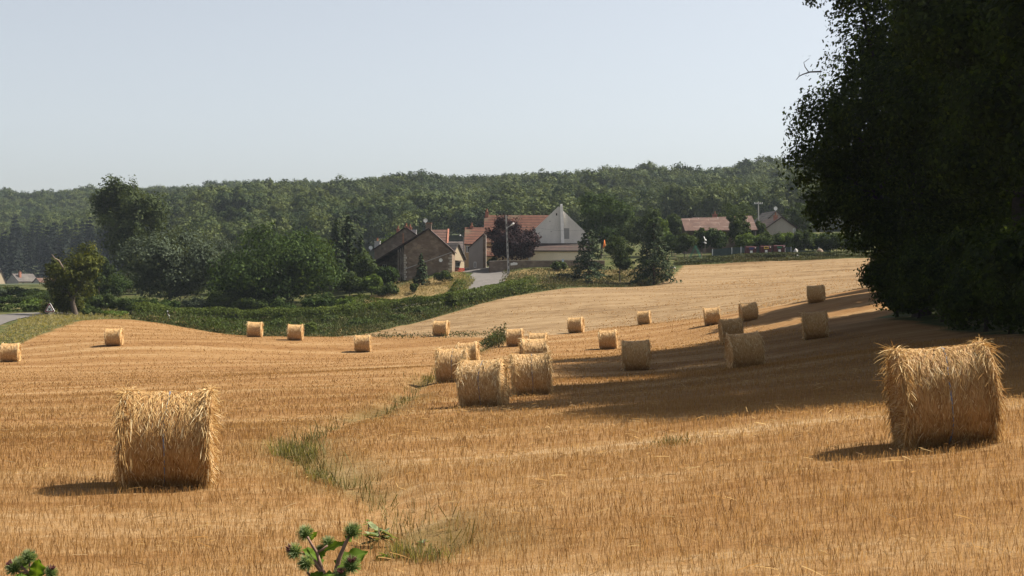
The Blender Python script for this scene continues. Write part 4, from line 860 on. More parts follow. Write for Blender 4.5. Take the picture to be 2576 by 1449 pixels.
# ------------------------------------------------------------------ stubble
def stubble():
    rng = np.random.RandomState(61); xs, ys, hs, ws, ts, ln = [], [], [], [], [], []
    def zone(y0, y1, dens, h, w):
        n = int((y1 - y0) * (0.74 * (y0 + y1) / 2 + 9) * dens * 1.05)
        y = np.sqrt(rng.uniform(y0 * y0, y1 * y1, n)); x = (y * 0.37 + 4.5) * rng.uniform(-1, 1, n)
        cl = vnoise(x * 3.1, y * 3.1) * 0.6 + vnoise(x * 9, y * 9) * 0.4
        k = (rng.rand(n) < 0.35 + 0.9 * cl) & in_poly(x, y, FIELD) & ~in_poly(x, y, PALE) & ~((x > 17) & (y > 30))
        dd = poly_dist(x, y, FXY); k &= (rng.rand(n) < 1 - 0.9 * np.exp(-(dd / 0.45) ** 2))
        x, y = x[k], y[k]; bd = band(x, y); n = len(x)
        xs.append(x); ys.append(y); hs.append(h * rng.uniform(0.55, 1.15, n) * (1.15 - 0.5 * np.clip(bd, 0, 1))); ws.append(w * rng.uniform(0.7, 1.4, n))
        ts.append(np.clip(0.22 + 0.55 * bd + rng.normal(size=n) * 0.15, 0, 1)); ln.append(np.full(n, 0.18))
    zone(9.5, 15, 640, 0.125, 0.0036); zone(15, 22, 480, 0.12, 0.0042); zone(22, 34, 240, 0.115, 0.0065); zone(34, 55, 75, 0.11, 0.012); zone(55, 90, 24, 0.09, 0.020); zone(90, 150, 8, 0.10, 0.035)
    x = np.concatenate(xs); y = np.concatenate(ys); h = np.concatenate(hs); w = np.concatenate(ws); t = np.concatenate(ts); l = np.concatenate(ln); n = len(x)
    z = height(x, y) - 0.01; ph = rng.uniform(0, math.pi, n); dx = np.cos(ph) * w / 2; dy = np.sin(ph) * w / 2 * 0.6
    lx = rng.normal(size=n) * l * h; ly = rng.normal(size=n) * l * h
    V = np.stack([np.column_stack([x - dx, y - dy, z]), np.column_stack([x + dx, y + dy, z]), np.column_stack([x + dx + lx, y + dy + ly, z + h]), np.column_stack([x - dx + lx, y - dy + ly, z + h * 0.94])], 1).reshape(-1, 3)
    o = mesh_np('stubble', V, np.arange(4 * n).reshape(-1, 4), M['stubble'], tint=np.repeat(t, 4)); tag(o, 'cut straw stubble standing over the field', None, None, 'stuff')
    # short cut straw and crumbs on the paler far part
    n = 60000; A = np.array(PALE); lo, hi = A.min(0), A.max(0); c = rng.uniform(lo, hi, (n, 2)); c = c[in_poly(c[:, 0], c[:, 1], PALE) & (np.abs(c[:, 0]) < c[:, 1] * 0.38)]; n = len(c)
    a_ = math.radians(12); sx = c[:, 0] * math.cos(a_) + c[:, 1] * math.sin(a_); sy = -c[:, 0] * math.sin(a_) + c[:, 1] * math.cos(a_); c = c[rng.rand(n) < ss(0.40, 0.66, fbm(sx / 7, sy / 1.4, 4))]; n = len(c)
    p = np.column_stack([c, height(c[:, 0], c[:, 1]) + 0.03]); V, F = quads(p, unit(np.column_stack([rng.normal(size=(n, 2)), rng.uniform(0.2, 1, n)])), rng.uniform(0.06, 0.17, n), rng, 0.7)
    tag(mesh_np('straw_crumbs', V, F, M['stubble'], tint=np.repeat(np.clip(0.25 + rng.normal(size=n) * 0.25, 0, 1), 4)), 'crumbs of short straw on the pale far stubble', None, None, 'stuff')
    # straw lying about
    n = 4500; y = np.sqrt(rng.uniform(9.5 ** 2, 45 ** 2, n)); x = y * rng.uniform(-0.375, 0.375, n); k = in_poly(x, y, FIELD) & ((fbm(x / 1.5, y / 1.5, 3) + 0.35 * band(x, y)) > 0.58); x, y = x[k], y[k]; n = len(x)
    p = np.column_stack([x, y, height(x, y) + rng.uniform(0.02, 0.14, n)]); a = rng.uniform(0, 6.28, n); d = unit(np.column_stack([np.cos(a), np.sin(a), rng.normal(size=n) * 0.25]))
    V, F, T_ = straws(p, d, rng.uniform(0.06, 0.26, n), 0.005 * (1 + y / 25), np.full(n, 0.1), rng, np.clip(0.75 + rng.normal(size=n) * 0.18, 0, 1))
    tag(mesh_np('straw_litter', V, F, M['stubble'], tint=T_), 'loose straw scattered over the stubble', None, None, 'stuff')
    # taller growth along the dead furrow
    n = 16000; i = rng.randint(0, len(FXY) - 1, n); f = rng.rand(n); A = np.array(FXY); c = A[i] * (1 - f)[:, None] + A[i + 1] * f[:, None]
    s = np.hypot(*(A[i + 1] - A[i]).T); k = rng.rand(n) < s / s.max() * 1.2; c = c[k]; n = len(c)
    c = c + rng.normal(size=(n, 2)) * np.where(c[:, 1:] < 16.5, 0.22, 0.14); m = fbm(c[:, 0] / 1.3 + 2, c[:, 1] / 1.3, 3); far = c[:, 1] > 30
    k = rng.rand(n) < ss(0.25, 0.5, m) * np.where(far, 0.22, np.where(c[:, 1] < 16.5, 1.0, 1.0)); c, m = c[k], m[k]; n = len(c)
    h = rng.uniform(0.10, 0.30, n) * (0.6 + m) * np.where(c[:, 1] < 18, 0.75, 1.0); w = 0.0028 + 0.00022 * c[:, 1]; z = height(c[:, 0], c[:, 1]) - 0.02; ln_ = rng.normal(size=(n, 2)) * 0.25 * h[:, None]; ph = rng.uniform(0, 3.14, n); dr = np.column_stack([np.cos(ph), np.sin(ph)]) * w[:, None]
    V = np.stack([np.column_stack([c - dr, z]), np.column_stack([c + dr, z]), np.column_stack([c + dr * .4 + ln_, z + h]), np.column_stack([c - dr * .4 + ln_, z + h * .95])], 1).reshape(-1, 3)
    tag(mesh_np('furrow_grass', V, np.arange(4 * n).reshape(-1, 4), M['dry_grass'], tint=np.repeat(np.clip(0.12 + 0.25 * (c[:, 1] < 18) + 0.7 * (m - 0.3) + rng.normal(size=n) * 0.2, 0, 1), 4)), 'taller dry and green grass along the dead furrow', None, None, 'stuff')
stubble()
# grass tufts that stand out along the furrow
def tuft(label, u, v, d, h, w, mat, n, seed):
    rng = np.random.RandomState(seed); g = on(P(u, v, d)); c = rng.normal(size=(n, 2)) * w / 2.2
    hh = h * rng.uniform(0.4, 1.1, n); p = np.column_stack([c, np.array([hz(g.x + a, g.y + b) - g.z - 0.02 for a, b in c])])
    dd = unit(np.column_stack([rng.normal(size=(n, 2)) * 0.28, np.ones(n)])); V, F, T_ = straws(p, dd, hh, np.full(n, 0.004 + 0.00022 * d), np.full(n, 0.1), rng, np.clip(0.4 + rng.normal(size=n) * 0.25, 0, 1))
    o = mesh_np('grass_tuft', V, F, M[mat], tint=T_); o.location = g; return tag(o, label, 'grass tuft', 'grass tufts in the furrow')
tuft('large pale green grass tuft where the furrow bends', 745, 1078, 25, 0.42, 0.5, 'green_grass', 420, 71)
tuft('green grass tuft below the furrow bend', 815, 1150, 20.5, 0.22, 0.3, 'green_grass', 220, 72)
tuft('green grass clump at the foot of the furrow beside the burdock', 1015, 1375, 13.6, 0.22, 0.22, 'green_grass', 180, 73)
tuft('grass clump at the lower end of the furrow', 1075, 1395, 13.3, 0.20, 0.30, 'green_grass', 150, 74)
tuft('green tuft beside the left rear bale of the central cluster', 1080, 905, 60, 0.35, 0.9, 'green_grass', 120, 75)
tuft('tawny taller straw tuft in the middle of the field', 1690, 1105, 22, 0.22, 0.45, 'dry_grass', 120, 76)
# leafy weeds in the furrow
def rosette(label, u, v, d, n, size, seed, mat='bur_leaf', h=0.22):
    rng = np.random.RandomState(seed); g = on(P(u, v, d)); Vs = []; b = MB(); T_ = []
    for k in range(n):
        a = rng.uniform(0, 6.28); L = size * rng.uniform(0.6, 1.1); z = h * rng.uniform(0.3, 1.0); o = np.array([math.cos(a), math.sin(a), 0]) * size * 0.35 * rng.rand()
        dirv = np.array([math.cos(a), math.sin(a), rng.uniform(-0.5, 0.5)]); s = np.array([-math.sin(a), math.cos(a), 0.25 * rng.normal()]) * L * 0.36
        base = o + np.array([0, 0, z]); vs = [base, base + dirv * L * .3 + s * .8, base + dirv * L * .65 + s, base + dirv * L, base + dirv * L * .65 - s, base + dirv * L * .3 - s * .8, base + dirv * L * .5 - np.array([0, 0, L * 0.1])]
        b.add(vs, [(0, 1, 6), (1, 2, 6), (2, 3, 6), (3, 4, 6), (4, 5, 6), (5, 0, 6)]); T_ += [rng.uniform(0.3, 1)] * 7
    t = thing('leafy_weed', label, 'weed', g, 0, 'leafy weeds in the furrow'); mesh_np('leaves', np.array(b.v), b.f, M[mat], t, T_)
    s = MB(); s.tube([(0, 0, -0.05), (0.01, 0, h * 0.6), (0.0, 0.01, h)], [0.012, 0.009, 0.004], 5); s.build('stem', M['bur_stem'], t)
rosette('broad leaved pale weed wilting beside the furrow', 952, 1335, 14.4, 30, 0.15, 81, 'weed_leaf', 0.17)
rosette('small upright green weed left of the wilting one', 925, 1290, 15.3, 9, 0.06, 82, 'bur_leaf', 0.13)
rosette('small grey green weed right of the furrow', 1066, 1305, 14.9, 14, 0.08, 83, 'weed_leaf', 0.13)
rosette('low dark weed at the shaded end of the furrow', 1108, 1350, 14.0, 10, 0.07, 84, 'leaf_green', 0.1)
rosette('low spreading weed right of the burdock', 970, 1378, 13.5, 8, 0.11, 85, 'bur_leaf', 0.05)
rosette('green weed in front of the pale stubble', 1245, 838, 111, 40, 0.5, 86, 'hedge_leaf', 0.9)

# ------------------------------------------------------------------ burdock close to the camera
def burr(root, c, r, axis, flower, seed):
    rng = np.random.RandomState(seed); c = Vector(c); ax = Vector(axis).normalized(); b = MB(); T_ = []
    n = 10
    for i in range(7):       # ovoid head
        th = math.pi * i / 6; q = ax.orthogonal().normalized(); e = ax.cross(q)
        for k in range(n):
            p = c + ax * (-math.cos(th) * r * 0.92) + (q * math.cos(6.283 * k / n) + e * math.sin(6.283 * k / n)) * (math.sin(th) * r); b.v.append(tuple(p)); T_.append(0.05 + 0.1 * rng.rand())
    for i in range(6):
        for k in range(n): b.f.append([i * n + k, i * n + (k + 1) % n, (i + 1) * n + (k + 1) % n, (i + 1) * n + k])
    for k in range(330):     # hooked bracts
        d = Vector(unit(rng.normal(size=(1, 3)))[0]); al = d.dot(ax)
        if flower and al > 0.88: continue
        L = r * rng.uniform(0.55, 0.95); s = d.orthogonal().normalized() * r * 0.05; q = c + d * r * 0.9; tip = q + (d + ax * 0.35).normalized() * L; hook = tip + (ax * -0.2 + d * 0.1) * r * 0.25
        i0 = len(b.v); b.v += [tuple(q - s), tuple(q + s), tuple(q + d.cross(s)), tuple(tip), tuple(hook)]; t0 = 0.35 + 0.25 * al + rng.uniform(-.1, .1)
        T_ += [t0, t0, t0, min(1, t0 + 0.35), 0.95]; b.f += [[i0, i0 + 1, i0 + 3], [i0 + 1, i0 + 2, i0 + 3], [i0 + 2, i0, i0 + 3], [i0, i0 + 3, i0 + 4]]
    o = mesh_np('burr', np.array(b.v), b.f, M['bur'], root, T_)
    if flower:
        f = MB()
        for k in range(40):
            a = rng.uniform(0, 6.28); q = ax.orthogonal().normalized(); e = ax.cross(q); rr = r * 0.5 * math.sqrt(rng.rand()); p = c + ax * r * 0.8 + (q * math.cos(a) + e * math.sin(a)) * rr
            f.tube([p, p + (ax + (q * math.cos(a) + e * math.sin(a)) * 0.4).normalized() * r * rng.uniform(0.5, 0.9)], [r * 0.08, r * 0.05], 4)
        f.build('flower', M['bur_flower'], o)
def wavy_leaf(root, a, b_, wid, seed, up=(0, 0, 1)):
    """broad wavy leaf from point a to point b"""
    rng = np.random.RandomState(seed); a = Vector(a); b_ = Vector(b_); d = b_ - a; L = d.length; d.normalize(); s = d.cross(Vector(up)).normalized(); n_ = s.cross(d)
    nu, nv = 15, 9; V, T_ = [], []; ph = rng.uniform(0, 6)
    for i in range(nu):
        t = i / (nu - 1); w = wid * (math.sin(math.pi * min(1, 0.12 + t * 0.9)) ** 0.6) * (1 - 0.12 * math.sin(t * 17 + ph) - 0.08 * math.sin(t * 31 + ph))
        for j in range(nv):
            q = (j / (nv - 1) - 0.5) * 2; p = a + d * (t * L) + s * (q * w / 2) + n_ * (0.10 * wid * abs(q) + 0.09 * wid * abs(q) * math.sin(t * 15 + ph + q * 2) - 0.15 * L * t * t)
            V.append(tuple(p)); T_.append(min(1, 0.35 + 0.35 * (abs(q) < 0.1) + 0.3 * vnoise(np.array([t * 6 + ph]), np.array([q * 3 + 5.]))[0]))
    F = [(i * nv + j, i * nv + j + 1, (i + 1) * nv + j + 1, (i + 1) * nv + j) for i in range(nu - 1) for j in range(nv - 1)]
    return mesh_np('leaf', np.array(V), np.array(F), M['bur_leaf'], root, T_, smooth=True)
def burdock(label, base_uv, d, burrs, leaves, stems, seed):
    g = on(P(base_uv[0], 1449, d)); root = thing('burdock', label, 'plant', g, 0, 'burdock plants in the foreground'); Q = lambda u, v, dz=0.0: P(u, v, d + dz) - g
    st = MB()
    for pts, r0, r1 in stems: st.tube([Q(*p) if p[1] < 3000 else Vector((p[0] * 0.0, 0, 0)) for p in pts], list(np.linspace(r0, r1, len(pts))), 6)
    st.build('stem', M['bur_stem'], root, True)
    for i, (u, v, rp, ax, fl, dz) in enumerate(burrs): burr(root, Q(u, v, dz), rp / FPX * d, ax, fl, seed + i)
    for i, (a, b_, w, up) in enumerate(leaves): wavy_leaf(root, Q(*a), Q(*b_), w / FPX * d, seed + 50 + i, up)
D1 = 3.0
burdock('larger burdock with seven green burrs at the bottom middle', (820, 1449), D1,
        [(767, 1340, 14, (-.2, -.2, 1), False, 0.02), (887, 1335, 15, (.2, -.2, 1), False, 0), (740, 1386, 14, (-.8, -.4, .5), True, -0.02), (826, 1366, 13, (.1, 0, 1), False, 0.05), (769, 1415, 14, (-.5, -.3, .8), False, -0.03), (884, 1421, 16, (.1, -.5, .9), True, -0.04), (858, 1446, 13, (0, -.6, .8), True, -0.05), (806, 1383, 9, (0, .2, 1), False, 0.05)],
        [((845, 1422, 0.0), (925, 1383, 0.02), 46, (0.1, -0.75, 0.65)), ((816, 1384, 0.03), (866, 1361, 0.0), 24, (-.1, -0.7, 0.7)), ((796, 1402, 0.02), (768, 1382, -0.02), 34, (0, -0.8, 0.6)), ((884, 1358, 0.02), (870, 1350, 0.0), 16, (-.3, -.8, .4)), ((800, 1395, 0.04), (806, 1425, 0.0), 24, (.5, -.8, .2)), ((780, 1357, 0.03), (797, 1338, 0.02), 14, (0, -.8, .5)), ((790, 1440, 0), (808, 1470, -.03), 34, (0, -.7, .7)), ((836, 1440, 0), (812, 1464, -.06), 30, (0, -.7, .7)), ((800, 1408, .03), (818, 1380, .04), 18, (0, -.8, .5))],
        [([(0, 9999), (826, 1600), (820, 1480), (812, 1440), (795, 1418), (783, 1405), (776, 1398)], 0.010, 0.0035), ([(776, 1398), (760, 1392), (746, 1388)], 0.003, 0.002), ([(812, 1440), (804, 1415), (797, 1390), (785, 1372), (773, 1350)], 0.005, 0.0025), ([(797, 1390), (812, 1382), (824, 1372)], 0.003, 0.002), ([(0, 9999), (845, 1600), (838, 1470), (846, 1435), (855, 1400), (870, 1365), (882, 1345)], 0.009, 0.0028), ([(843, 1442), (858, 1430), (874, 1424)], 0.003, 0.0022), ([(783, 1405), (777, 1425), (774, 1440), (795, 1470)], 0.003, 0.003), ([(774, 1432), (770, 1420)], 0.0025, 0.002), ([(838, 1470), (850, 1455), (857, 1448)], 0.003, 0.002)], 700)
burdock('smaller burdock with dark burrs at the bottom left corner', (90, 1449), D1,
        [(72, 1400, 13, (.1, -.2, 1), False, 0), (50, 1415, 12, (-.3, -.2, 1), False, 0.02), (33, 1428, 13, (-.6, -.2, .8), True, 0), (127, 1440, 12, (.3, -.2, 1), True, 0), (60, 1425, 9, (0, 0, 1), False, .03)],
        [((92, 1452, 0), (96, 1410, -.02), 38, (0.25, -.95, .1)), ((70, 1412, .02), (62, 1420, -.02), 14, (0, -.8, .6)), ((78, 1455, 0), (40, 1446, -.03), 24, (0, -.7, .7)), ((115, 1462, 0), (140, 1458, -.03), 22, (0, -.7, .7))],
        [([(0, 9999), (92, 1600), (86, 1470), (78, 1436), (73, 1412)], 0.009, 0.0025), ([(84, 1450), (70, 1440), (52, 1424)], 0.004, 0.002), ([(70, 1440), (50, 1440), (38, 1433)], 0.003, 0.002), ([(88, 1490), (110, 1462), (125, 1448)], 0.004, 0.002)], 760)

# ------------------------------------------------------------------ buildings
def window(parent, x0, x1, z0, z1, y, frame=True):
    """opening in a wall facing local -y"""
    b = MB()
    if frame:
        t = 0.07
        b.box(x0 - t, x1 + t, y - 0.05, y + 0.05, z0 - t, z0); b.box(x0 - t, x1 + t, y - 0.05, y + 0.05, z1, z1 + t); b.box(x0 - t, x0, y - 0.048, y + 0.05, z0, z1); b.box(x1, x1 + t, y - 0.048, y + 0.05, z0, z1)
        b.box((x0 + x1) / 2 - 0.03, (x0 + x1) / 2 + 0.03, y - 0.04, y + 0.05, z0, z1)
    else:
        b.box(x0 - 0.03, x1 + 0.03, y - 0.03, y + 0.05, z1, z1 + 0.06)
    w = b.build('window', M['white'] if frame else M['quoin'], parent)
    MB().box(x0, x1, y - 0.02, y + 0.05, z0, z1).build('pane', M['glass'] if frame else M['dark'], w)
    return w
def chimney(parent, x, y, z0, z1, w=0.6, mat='brick', pots=1, d=None):
    d = d or w; b = MB().box(x - w / 2, x + w / 2, y - d / 2, y + d / 2, z0, z1 - 0.12); b.box(x - w / 2 - 0.06, x + w / 2 + 0.06, y - d / 2 - 0.06, y + d / 2 + 0.06, z1 - 0.12, z1)
    c = b.build('chimney', M[mat], parent)
    for k in range(pots):
        px = x + (k - (pots - 1) / 2) * 0.42; MB().tube([(px, y, z1), (px, y, z1 + 0.25), (px, y, z1 + 0.5)], [0.15, 0.12, 0.13], 8).build('pot', M['terracotta'], c)
    return c
def dish(parent, x, y, z, r, rod=0.4):
    b = MB(); n = 18; c = Vector((x, y - 0.1, z)); V = [tuple(c + Vector((0, 0.10, 0)))]
    for k in range(n): V.append((c.x + r * math.cos(6.283 * k / n), c.y, c.z + r * math.sin(6.283 * k / n)))
    V2 = [(p[0], p[1] + 0.03, p[2]) for p in V]
    b.add(V, [(0, 1 + k, 1 + (k + 1) % n) for k in range(n)]); b.add(V2, [(0, 1 + (k + 1) % n, 1 + k) for k in range(n)])
    b.tube([(x, y + 0.05, z), (x, y + 0.05, z - rod)], [0.03, 0.03], 6); b.tube([(x, y - 0.1, z - r * 0.9), (x, y - 0.5, z - 0.05)], [0.015, 0.015], 5)
    return b.build('satellite_dish', M['white'], parent)
def gable_house(name, label, loc, rz, w, L, eave, ridge, wall, roof, over=0.25, th=0.16, parapet=False, group='village houses', below=2.0, off=0.0):
    """gable towards local -y at y=0, ridge along +y; off shifts the ridge along x"""
    t = thing(name, label, 'house', loc, rz, group)
    MB().prism([(-w / 2, 0, -below), (w / 2, 0, -below), (w / 2, 0, eave), (off, 0, ridge), (-w / 2, 0, eave)], (0, L, 0)).build('wall', M[wall], t)
    b = MB(); y0 = 0.12 if parapet else -over
    for s in (-1, 1):
        dx, dz = s * w / 2 - off, eave - ridge; k = 1 + over / math.hypot(dx, dz); n = Vector((-dz * s, 0, abs(dx))).normalized()
        e = Vector((off + dx * k, 0, ridge + dz * k)); r = Vector((off, 0, ridge)); up = n * (-0.02 - th if parapet else 0.015)
        b.prism([Vector((p.x, y0, p.z)) + up for p in (e, r)] + [Vector((p.x, y0, p.z)) + up + n * th for p in (r, e)], (0, L + over - y0, 0))
    b.build('roof', M[roof], t)
    return t
px = lambda d: d / FPX
def gbase(u, d): return on(((u - 1288) / FPX * d, d))
def zat(v, d): return CZ - (v - 724.5) / FPX * d

# white gabled house
d = 226; g = gbase(1405, d); s = px(d)
wh = gable_house('white_house', 'large white rendered house with a plain steep gable and a tall flue pipe', g, 0, 9.4, 13, zat(590, d) - g.z, zat(519, d) - g.z, 'render_white', 'tile_red', parapet=True)
zb_, zt_ = zat(612, d) - g.z, zat(517, d) - g.z
MB().prism([(0.42, -0.36, zb_), (0.92, -0.36, zb_), (0.68, -0.36, zt_), (0.24, -0.36, zt_)], (0, 0.355, 0)).build('flue', M['white'], wh)
MB().box(0.28, 0.62, -0.20, 0.0, zt_ + 0.005, zt_ + 0.22).build('flue_cap', M['white'], wh)
MB().box(8 * s, 27 * s, -0.012, 0.05, zat(601, d) - g.z, zat(574, d) - g.z).build('blocked_window', M['patch_grey'], wh)
window(wh, -6.5 * s, -3.2 * s, zat(542, d) - g.z, zat(536.5, d) - g.z, 0, False)
for (u, v) in ((1356, 584), (1382, 556), (1385, 582)): MB().box((u - 1405) * s, (u - 1402) * s, -0.012, 0.03, zat(v + 1, d) - g.z, zat(v, d) - g.z).build('putlog_hole', M['dark'], wh)
an = MB()  # lean-to in front
y0 = -3.2; e0, e1 = zat(631, d - 3.2) - g.z, zat(612, d) - g.z
x0, x1 = (1335 - 1405) * s, (1486 - 1405) * s
MB().prism([(x0, y0, -2), (x0, y0, e0 - 0.05), (x0, -0.005, e1 - 0.25), (x0, -0.005, -2)], (x1 - x0, 0, 0)).build('annexe_wall', M['render_cream'], wh)
MB().prism([(x0 - 0.25, y0 - 0.3, e0 - 0.12), (x0 - 0.25, y0 - 0.3, e0 + 0.05), (x0 - 0.25, -0.01, e1), (x0 - 0.25, -0.01, e1 - 0.18)], (x1 - x0 + 0.5, 0, 0)).build('annexe_roof', M['tile_brown'], wh)
for uu in (1468, 1474, 1480): window(wh, (uu - 1405) * s - 0.1, (uu - 1405) * s + 0.12, zat(648, d) - g.z, zat(641, d) - g.z, y0, False)
# long red roofed house behind the plum
d = 231; g = gbase(1300, d); s = px(d); xl, xr = (1219 - 1300) * s, (1395 - 1300) * s
rh = thing('red_roofed_house', 'long house with tall red tiled roof behind the purple plum tree', 'house', g, 0, 'village houses')
zr_, ze_ = zat(544, d + 5) - g.z, zat(609, d) - g.z
MB().prism([(xl, 0, -2), (xl, 0, ze_), (xl, 5, zr_ - 0.1), (xl, 10, ze_), (xl, 10, -2)], (xr - xl, 0, 0)).build('wall', M['render_ochre'], rh)
b = MB(); b.prism([(xl - .15, -0.3, ze_ - 0.2), (xl - .15, 5, zr_), (xl - .15, 5, zr_ + 0.18), (xl - .15, -0.3, ze_ - 0.02)], (xr - xl + .3, 0, 0)); b.prism([(xl - .15, 10.3, ze_ - 0.2), (xl - .15, 10.3, ze_ - .02), (xl - .15, 5.003, zr_ + 0.18), (xl - .15, 5.003, zr_)], (xr - xl + .3, 0, 0)); b.build('roof', M['tile_red'], rh)
z1, z2 = zat(619, d - .5) - g.z, zat(643, d - 2.2) - g.z; xw = (1262 - 1300) * s
MB().prism([(xl, -2.4, z2), (xl, -0.01, z1), (xl, -0.01, z1 - 0.15), (xl, -2.4, z2 - 0.15)], (xw - xl, 0, 0)).build('porch_roof', M['tile_red'], rh)
MB().box(xl + .05, xw - .05, -2.2, -0.01, -2, z2 - 0.16).build('porch_wall', M['render_ochre'], rh)
chimney(rh, (1223.5 - 1300) * s, 4.8, zr_ - 0.8, zat(533, d + 5) - g.z, 0.5, 'brick', 1)
MB().box((1229 - 1300) * s, (1233 - 1300) * s, 0.6, 1.6, ze_ + 0.3, zat(571, d) - g.z).build('vent_stack', M['brick'], rh)
# neighbours in the street
d = 228; g = gbase(1193, d); s = px(d)
nh = thing('street_house', 'house with patched red roof left of the tall red roof', 'house', g, 0, 'village houses'); xl, xr = -24 * s, 24 * s; zr_, ze_ = zat(575, d + 4) - g.z, zat(613, d) - g.z
MB().prism([(xl, 0, -2), (xl, 0, ze_), (xl, 4, zr_ - .1), (xl, 8, ze_), (xl, 8, -2)], (xr - xl, 0, 0)).build('wall', M['render_ochre'], nh)
b = MB(); b.prism([(xl - .1, -0.3, ze_ - 0.2), (xl - .1, 4, zr_), (xl - .1, 4, zr_ + 0.18), (xl - .1, -0.3, ze_ - 0.02)], (xr - xl + .2, 0, 0)); b.prism([(xl - .1, 8.3, ze_ - 0.2), (xl - .1, 8.3, ze_ - .02), (xl - .1, 4.003, zr_ + 0.18), (xl - .1, 4.003, zr_)], (xr - xl + .2, 0, 0)); b.build('roof', M['tile_red'], nh)
chimney(nh, -8 * s, 4, zr_ - 0.6, zat(568, d + 4) - g.z, 0.5, 'brick', 1); window(nh, -20 * s, -14 * s, zat(634, d) - g.z, zat(620, d) - g.z, 0)
d = 222; g = gbase(1199, d); s = px(d)
gh = thing('grey_gable_barn', 'grey rendered lean-to gable with creeper in front of the patched red roof', 'barn', g, 0, 'village houses'); pts = [(1179, 690), (1222, 690), (1222, 590), (1217, 590), (1181, 622), (1179, 626)]
MB().prism([((u - 1199) * s, 0, (zat(v, d) - g.z if v < 680 else -2)) for u, v in pts], (0, 4.5, 0)).build('wall', M['render_grey'], gh)
MB().prism([((1177 - 1199) * s, -0.2, zat(626.5, d) - g.z), ((1218 - 1199) * s, -0.2, zat(588.5, d) - g.z), ((1218 - 1199) * s, -0.2, zat(586, d) - g.z), ((1177 - 1199) * s, -0.2, zat(623.5, d) - g.z)], (0, 4.9, 0)).build('roof', M['tile_brown'], gh)
MB().box((1215 - 1199) * s, (1222.5 - 1199) * s, -0.08, 0.0 - .002, -2, zat(592, d) - g.z).build('buttress', M['stone'], gh); window(gh, (1193 - 1199) * s, (1197 - 1199) * s, zat(672, d) - g.z, zat(660, d) - g.z, 0)
d = 219; g = gbase(1151, d); s = px(d)
ch = gable_house('cream_house', 'narrow sunlit cream gable with red base at the street bend', g, math.radians(62), 4.2, 8, zat(650, d) - g.z, zat(613, d) - g.z, 'render_sunny', 'tile_slate')
MB().box(-2.11, 2.11, -0.03, -0.002, -1, zat(674, d) - g.z).build('plinth', M['red_paint'], ch); window(ch, -0.5, 0.6, zat(670, d) - g.z, zat(660, d) - g.z, 0); MB().prism([(-0.9, -0.9, zat(658, d) - g.z), (-0.9, -0.004, zat(655, d) - g.z), (-0.9, -0.004, zat(656.5, d) - g.z)], (2.0, 0, 0)).build('hood', M['tile_brown'], ch)
d = 246; g = gbase(1155, d); s = px(d)
sh = thing('slate_house', 'low dark slate roofed house at the back of the street', 'house', g, 0, 'village houses'); xl, xr = -28 * s, 30 * s; zr_, ze_ = zat(610, d + 4) - g.z, zat(640, d) - g.z
MB().prism([(xl, 0, -2), (xl, 0, ze_), (xl, 4, zr_ - .1), (xl, 8, ze_), (xl, 8, -2)], (xr - xl, 0, 0)).build('wall', M['render_grey'], sh)
b = MB(); b.prism([(xl - .1, -0.3, ze_ - 0.2), (xl - .1, 4, zr_), (xl - .1, 4, zr_ + 0.18), (xl - .1, -0.3, ze_ - 0.02)], (xr - xl + .2, 0, 0)); b.prism([(xl - .1, 8.3, ze_ - 0.2), (xl - .1, 8.3, ze_ - .02), (xl - .1, 4.003, zr_ + 0.18), (xl - .1, 4.003, zr_)], (xr - xl + .2, 0, 0)); b.build('roof', M['tile_dark'], sh)
# stone house with the long cat-slide roof
d = 206; g = gbase(1076, d); s = px(d); X = lambda u: (u - 1076) * s; Z = lambda v: zat(v, d) - g.z
st = thing('stone_house', 'rubble stone house with broad gable, dish on the chimney and sweeping lean-to roof', 'house', g, 0, 'village houses')
MB().prism([(X(1016), 0, -3), (X(1137), 0, -3), (X(1137), 0, Z(632)), (X(1078), 0, Z(578)), (X(1016), 0, Z(618))], (0, 11, 0)).build('wall', M['stone'], st)
b = MB(); b.prism([(X(938), -0.3, Z(662)), (X(1078), -0.3, Z(577)), (X(1078), -0.3, Z(574)), (X(938), -0.3, Z(658.5))], (0, 11.5, 0)); b.prism([(X(1078.1), -0.3, Z(577)), (X(1141), -0.3, Z(634)), (X(1141), -0.3, Z(631)), (X(1078.1), -0.3, Z(574))], (0, 11.5, 0)); b.build('roof', M['tile_brown'], st)
MB().box(X(941), X(1016) - .003, 6.0, 10, -4, Z(664)).build('shed_wall', M['stone_dark'], st)
MB().prism([(X(941), 5.9, Z(664)), (X(1016) - .003, 5.9, Z(664)), (X(1016) - .003, 5.9, Z(620))], (0, 0.4, 0)).build('shed_gable', M['timber'], st)
b = MB()
for u in (1000, 1006, 1011): b.box(X(u), X(u + 2.4), 0.2, 0.42, -3, Z(628 - (u - 1000) * 0.5))
b.box(X(985), X(1016) - .004, 0.19, 0.40, Z(690), Z(684)); b.build('timber_frame', M['timber'], st)
window(st, X(954), X(962), Z(676), Z(664.5), 5.98)
chimney(st, X(1077.5), 0.6, Z(585), Z(562), 0.85, 'stone_dark', 0); MB().box(X(1071), X(1086), 0.2, 1.0, Z(562) + .002, Z(562) + 0.12).build('chimney_tiles', M['terracotta'], st)
dish(st, X(1070), 0.3, Z(554.5), 0.30, 0.6); dish(st, X(1109), -0.15, Z(654.5), 0.27, 0.25)
MB().prism([(X(1017), -0.09, Z(678)), (X(1137), -0.09, Z(635)), (X(1137), -0.09, Z(633.5)), (X(1017), -0.09, Z(676.5))], (0, 0.087, 0)).build('flashing', M['concrete'], st)
b = MB()
for i, v in enumerate(range(640, 704, 6)): b.box(X(1015.6), X(1021 + (i % 2) * 3), -0.035, 0.05, Z(v + 5), Z(v))
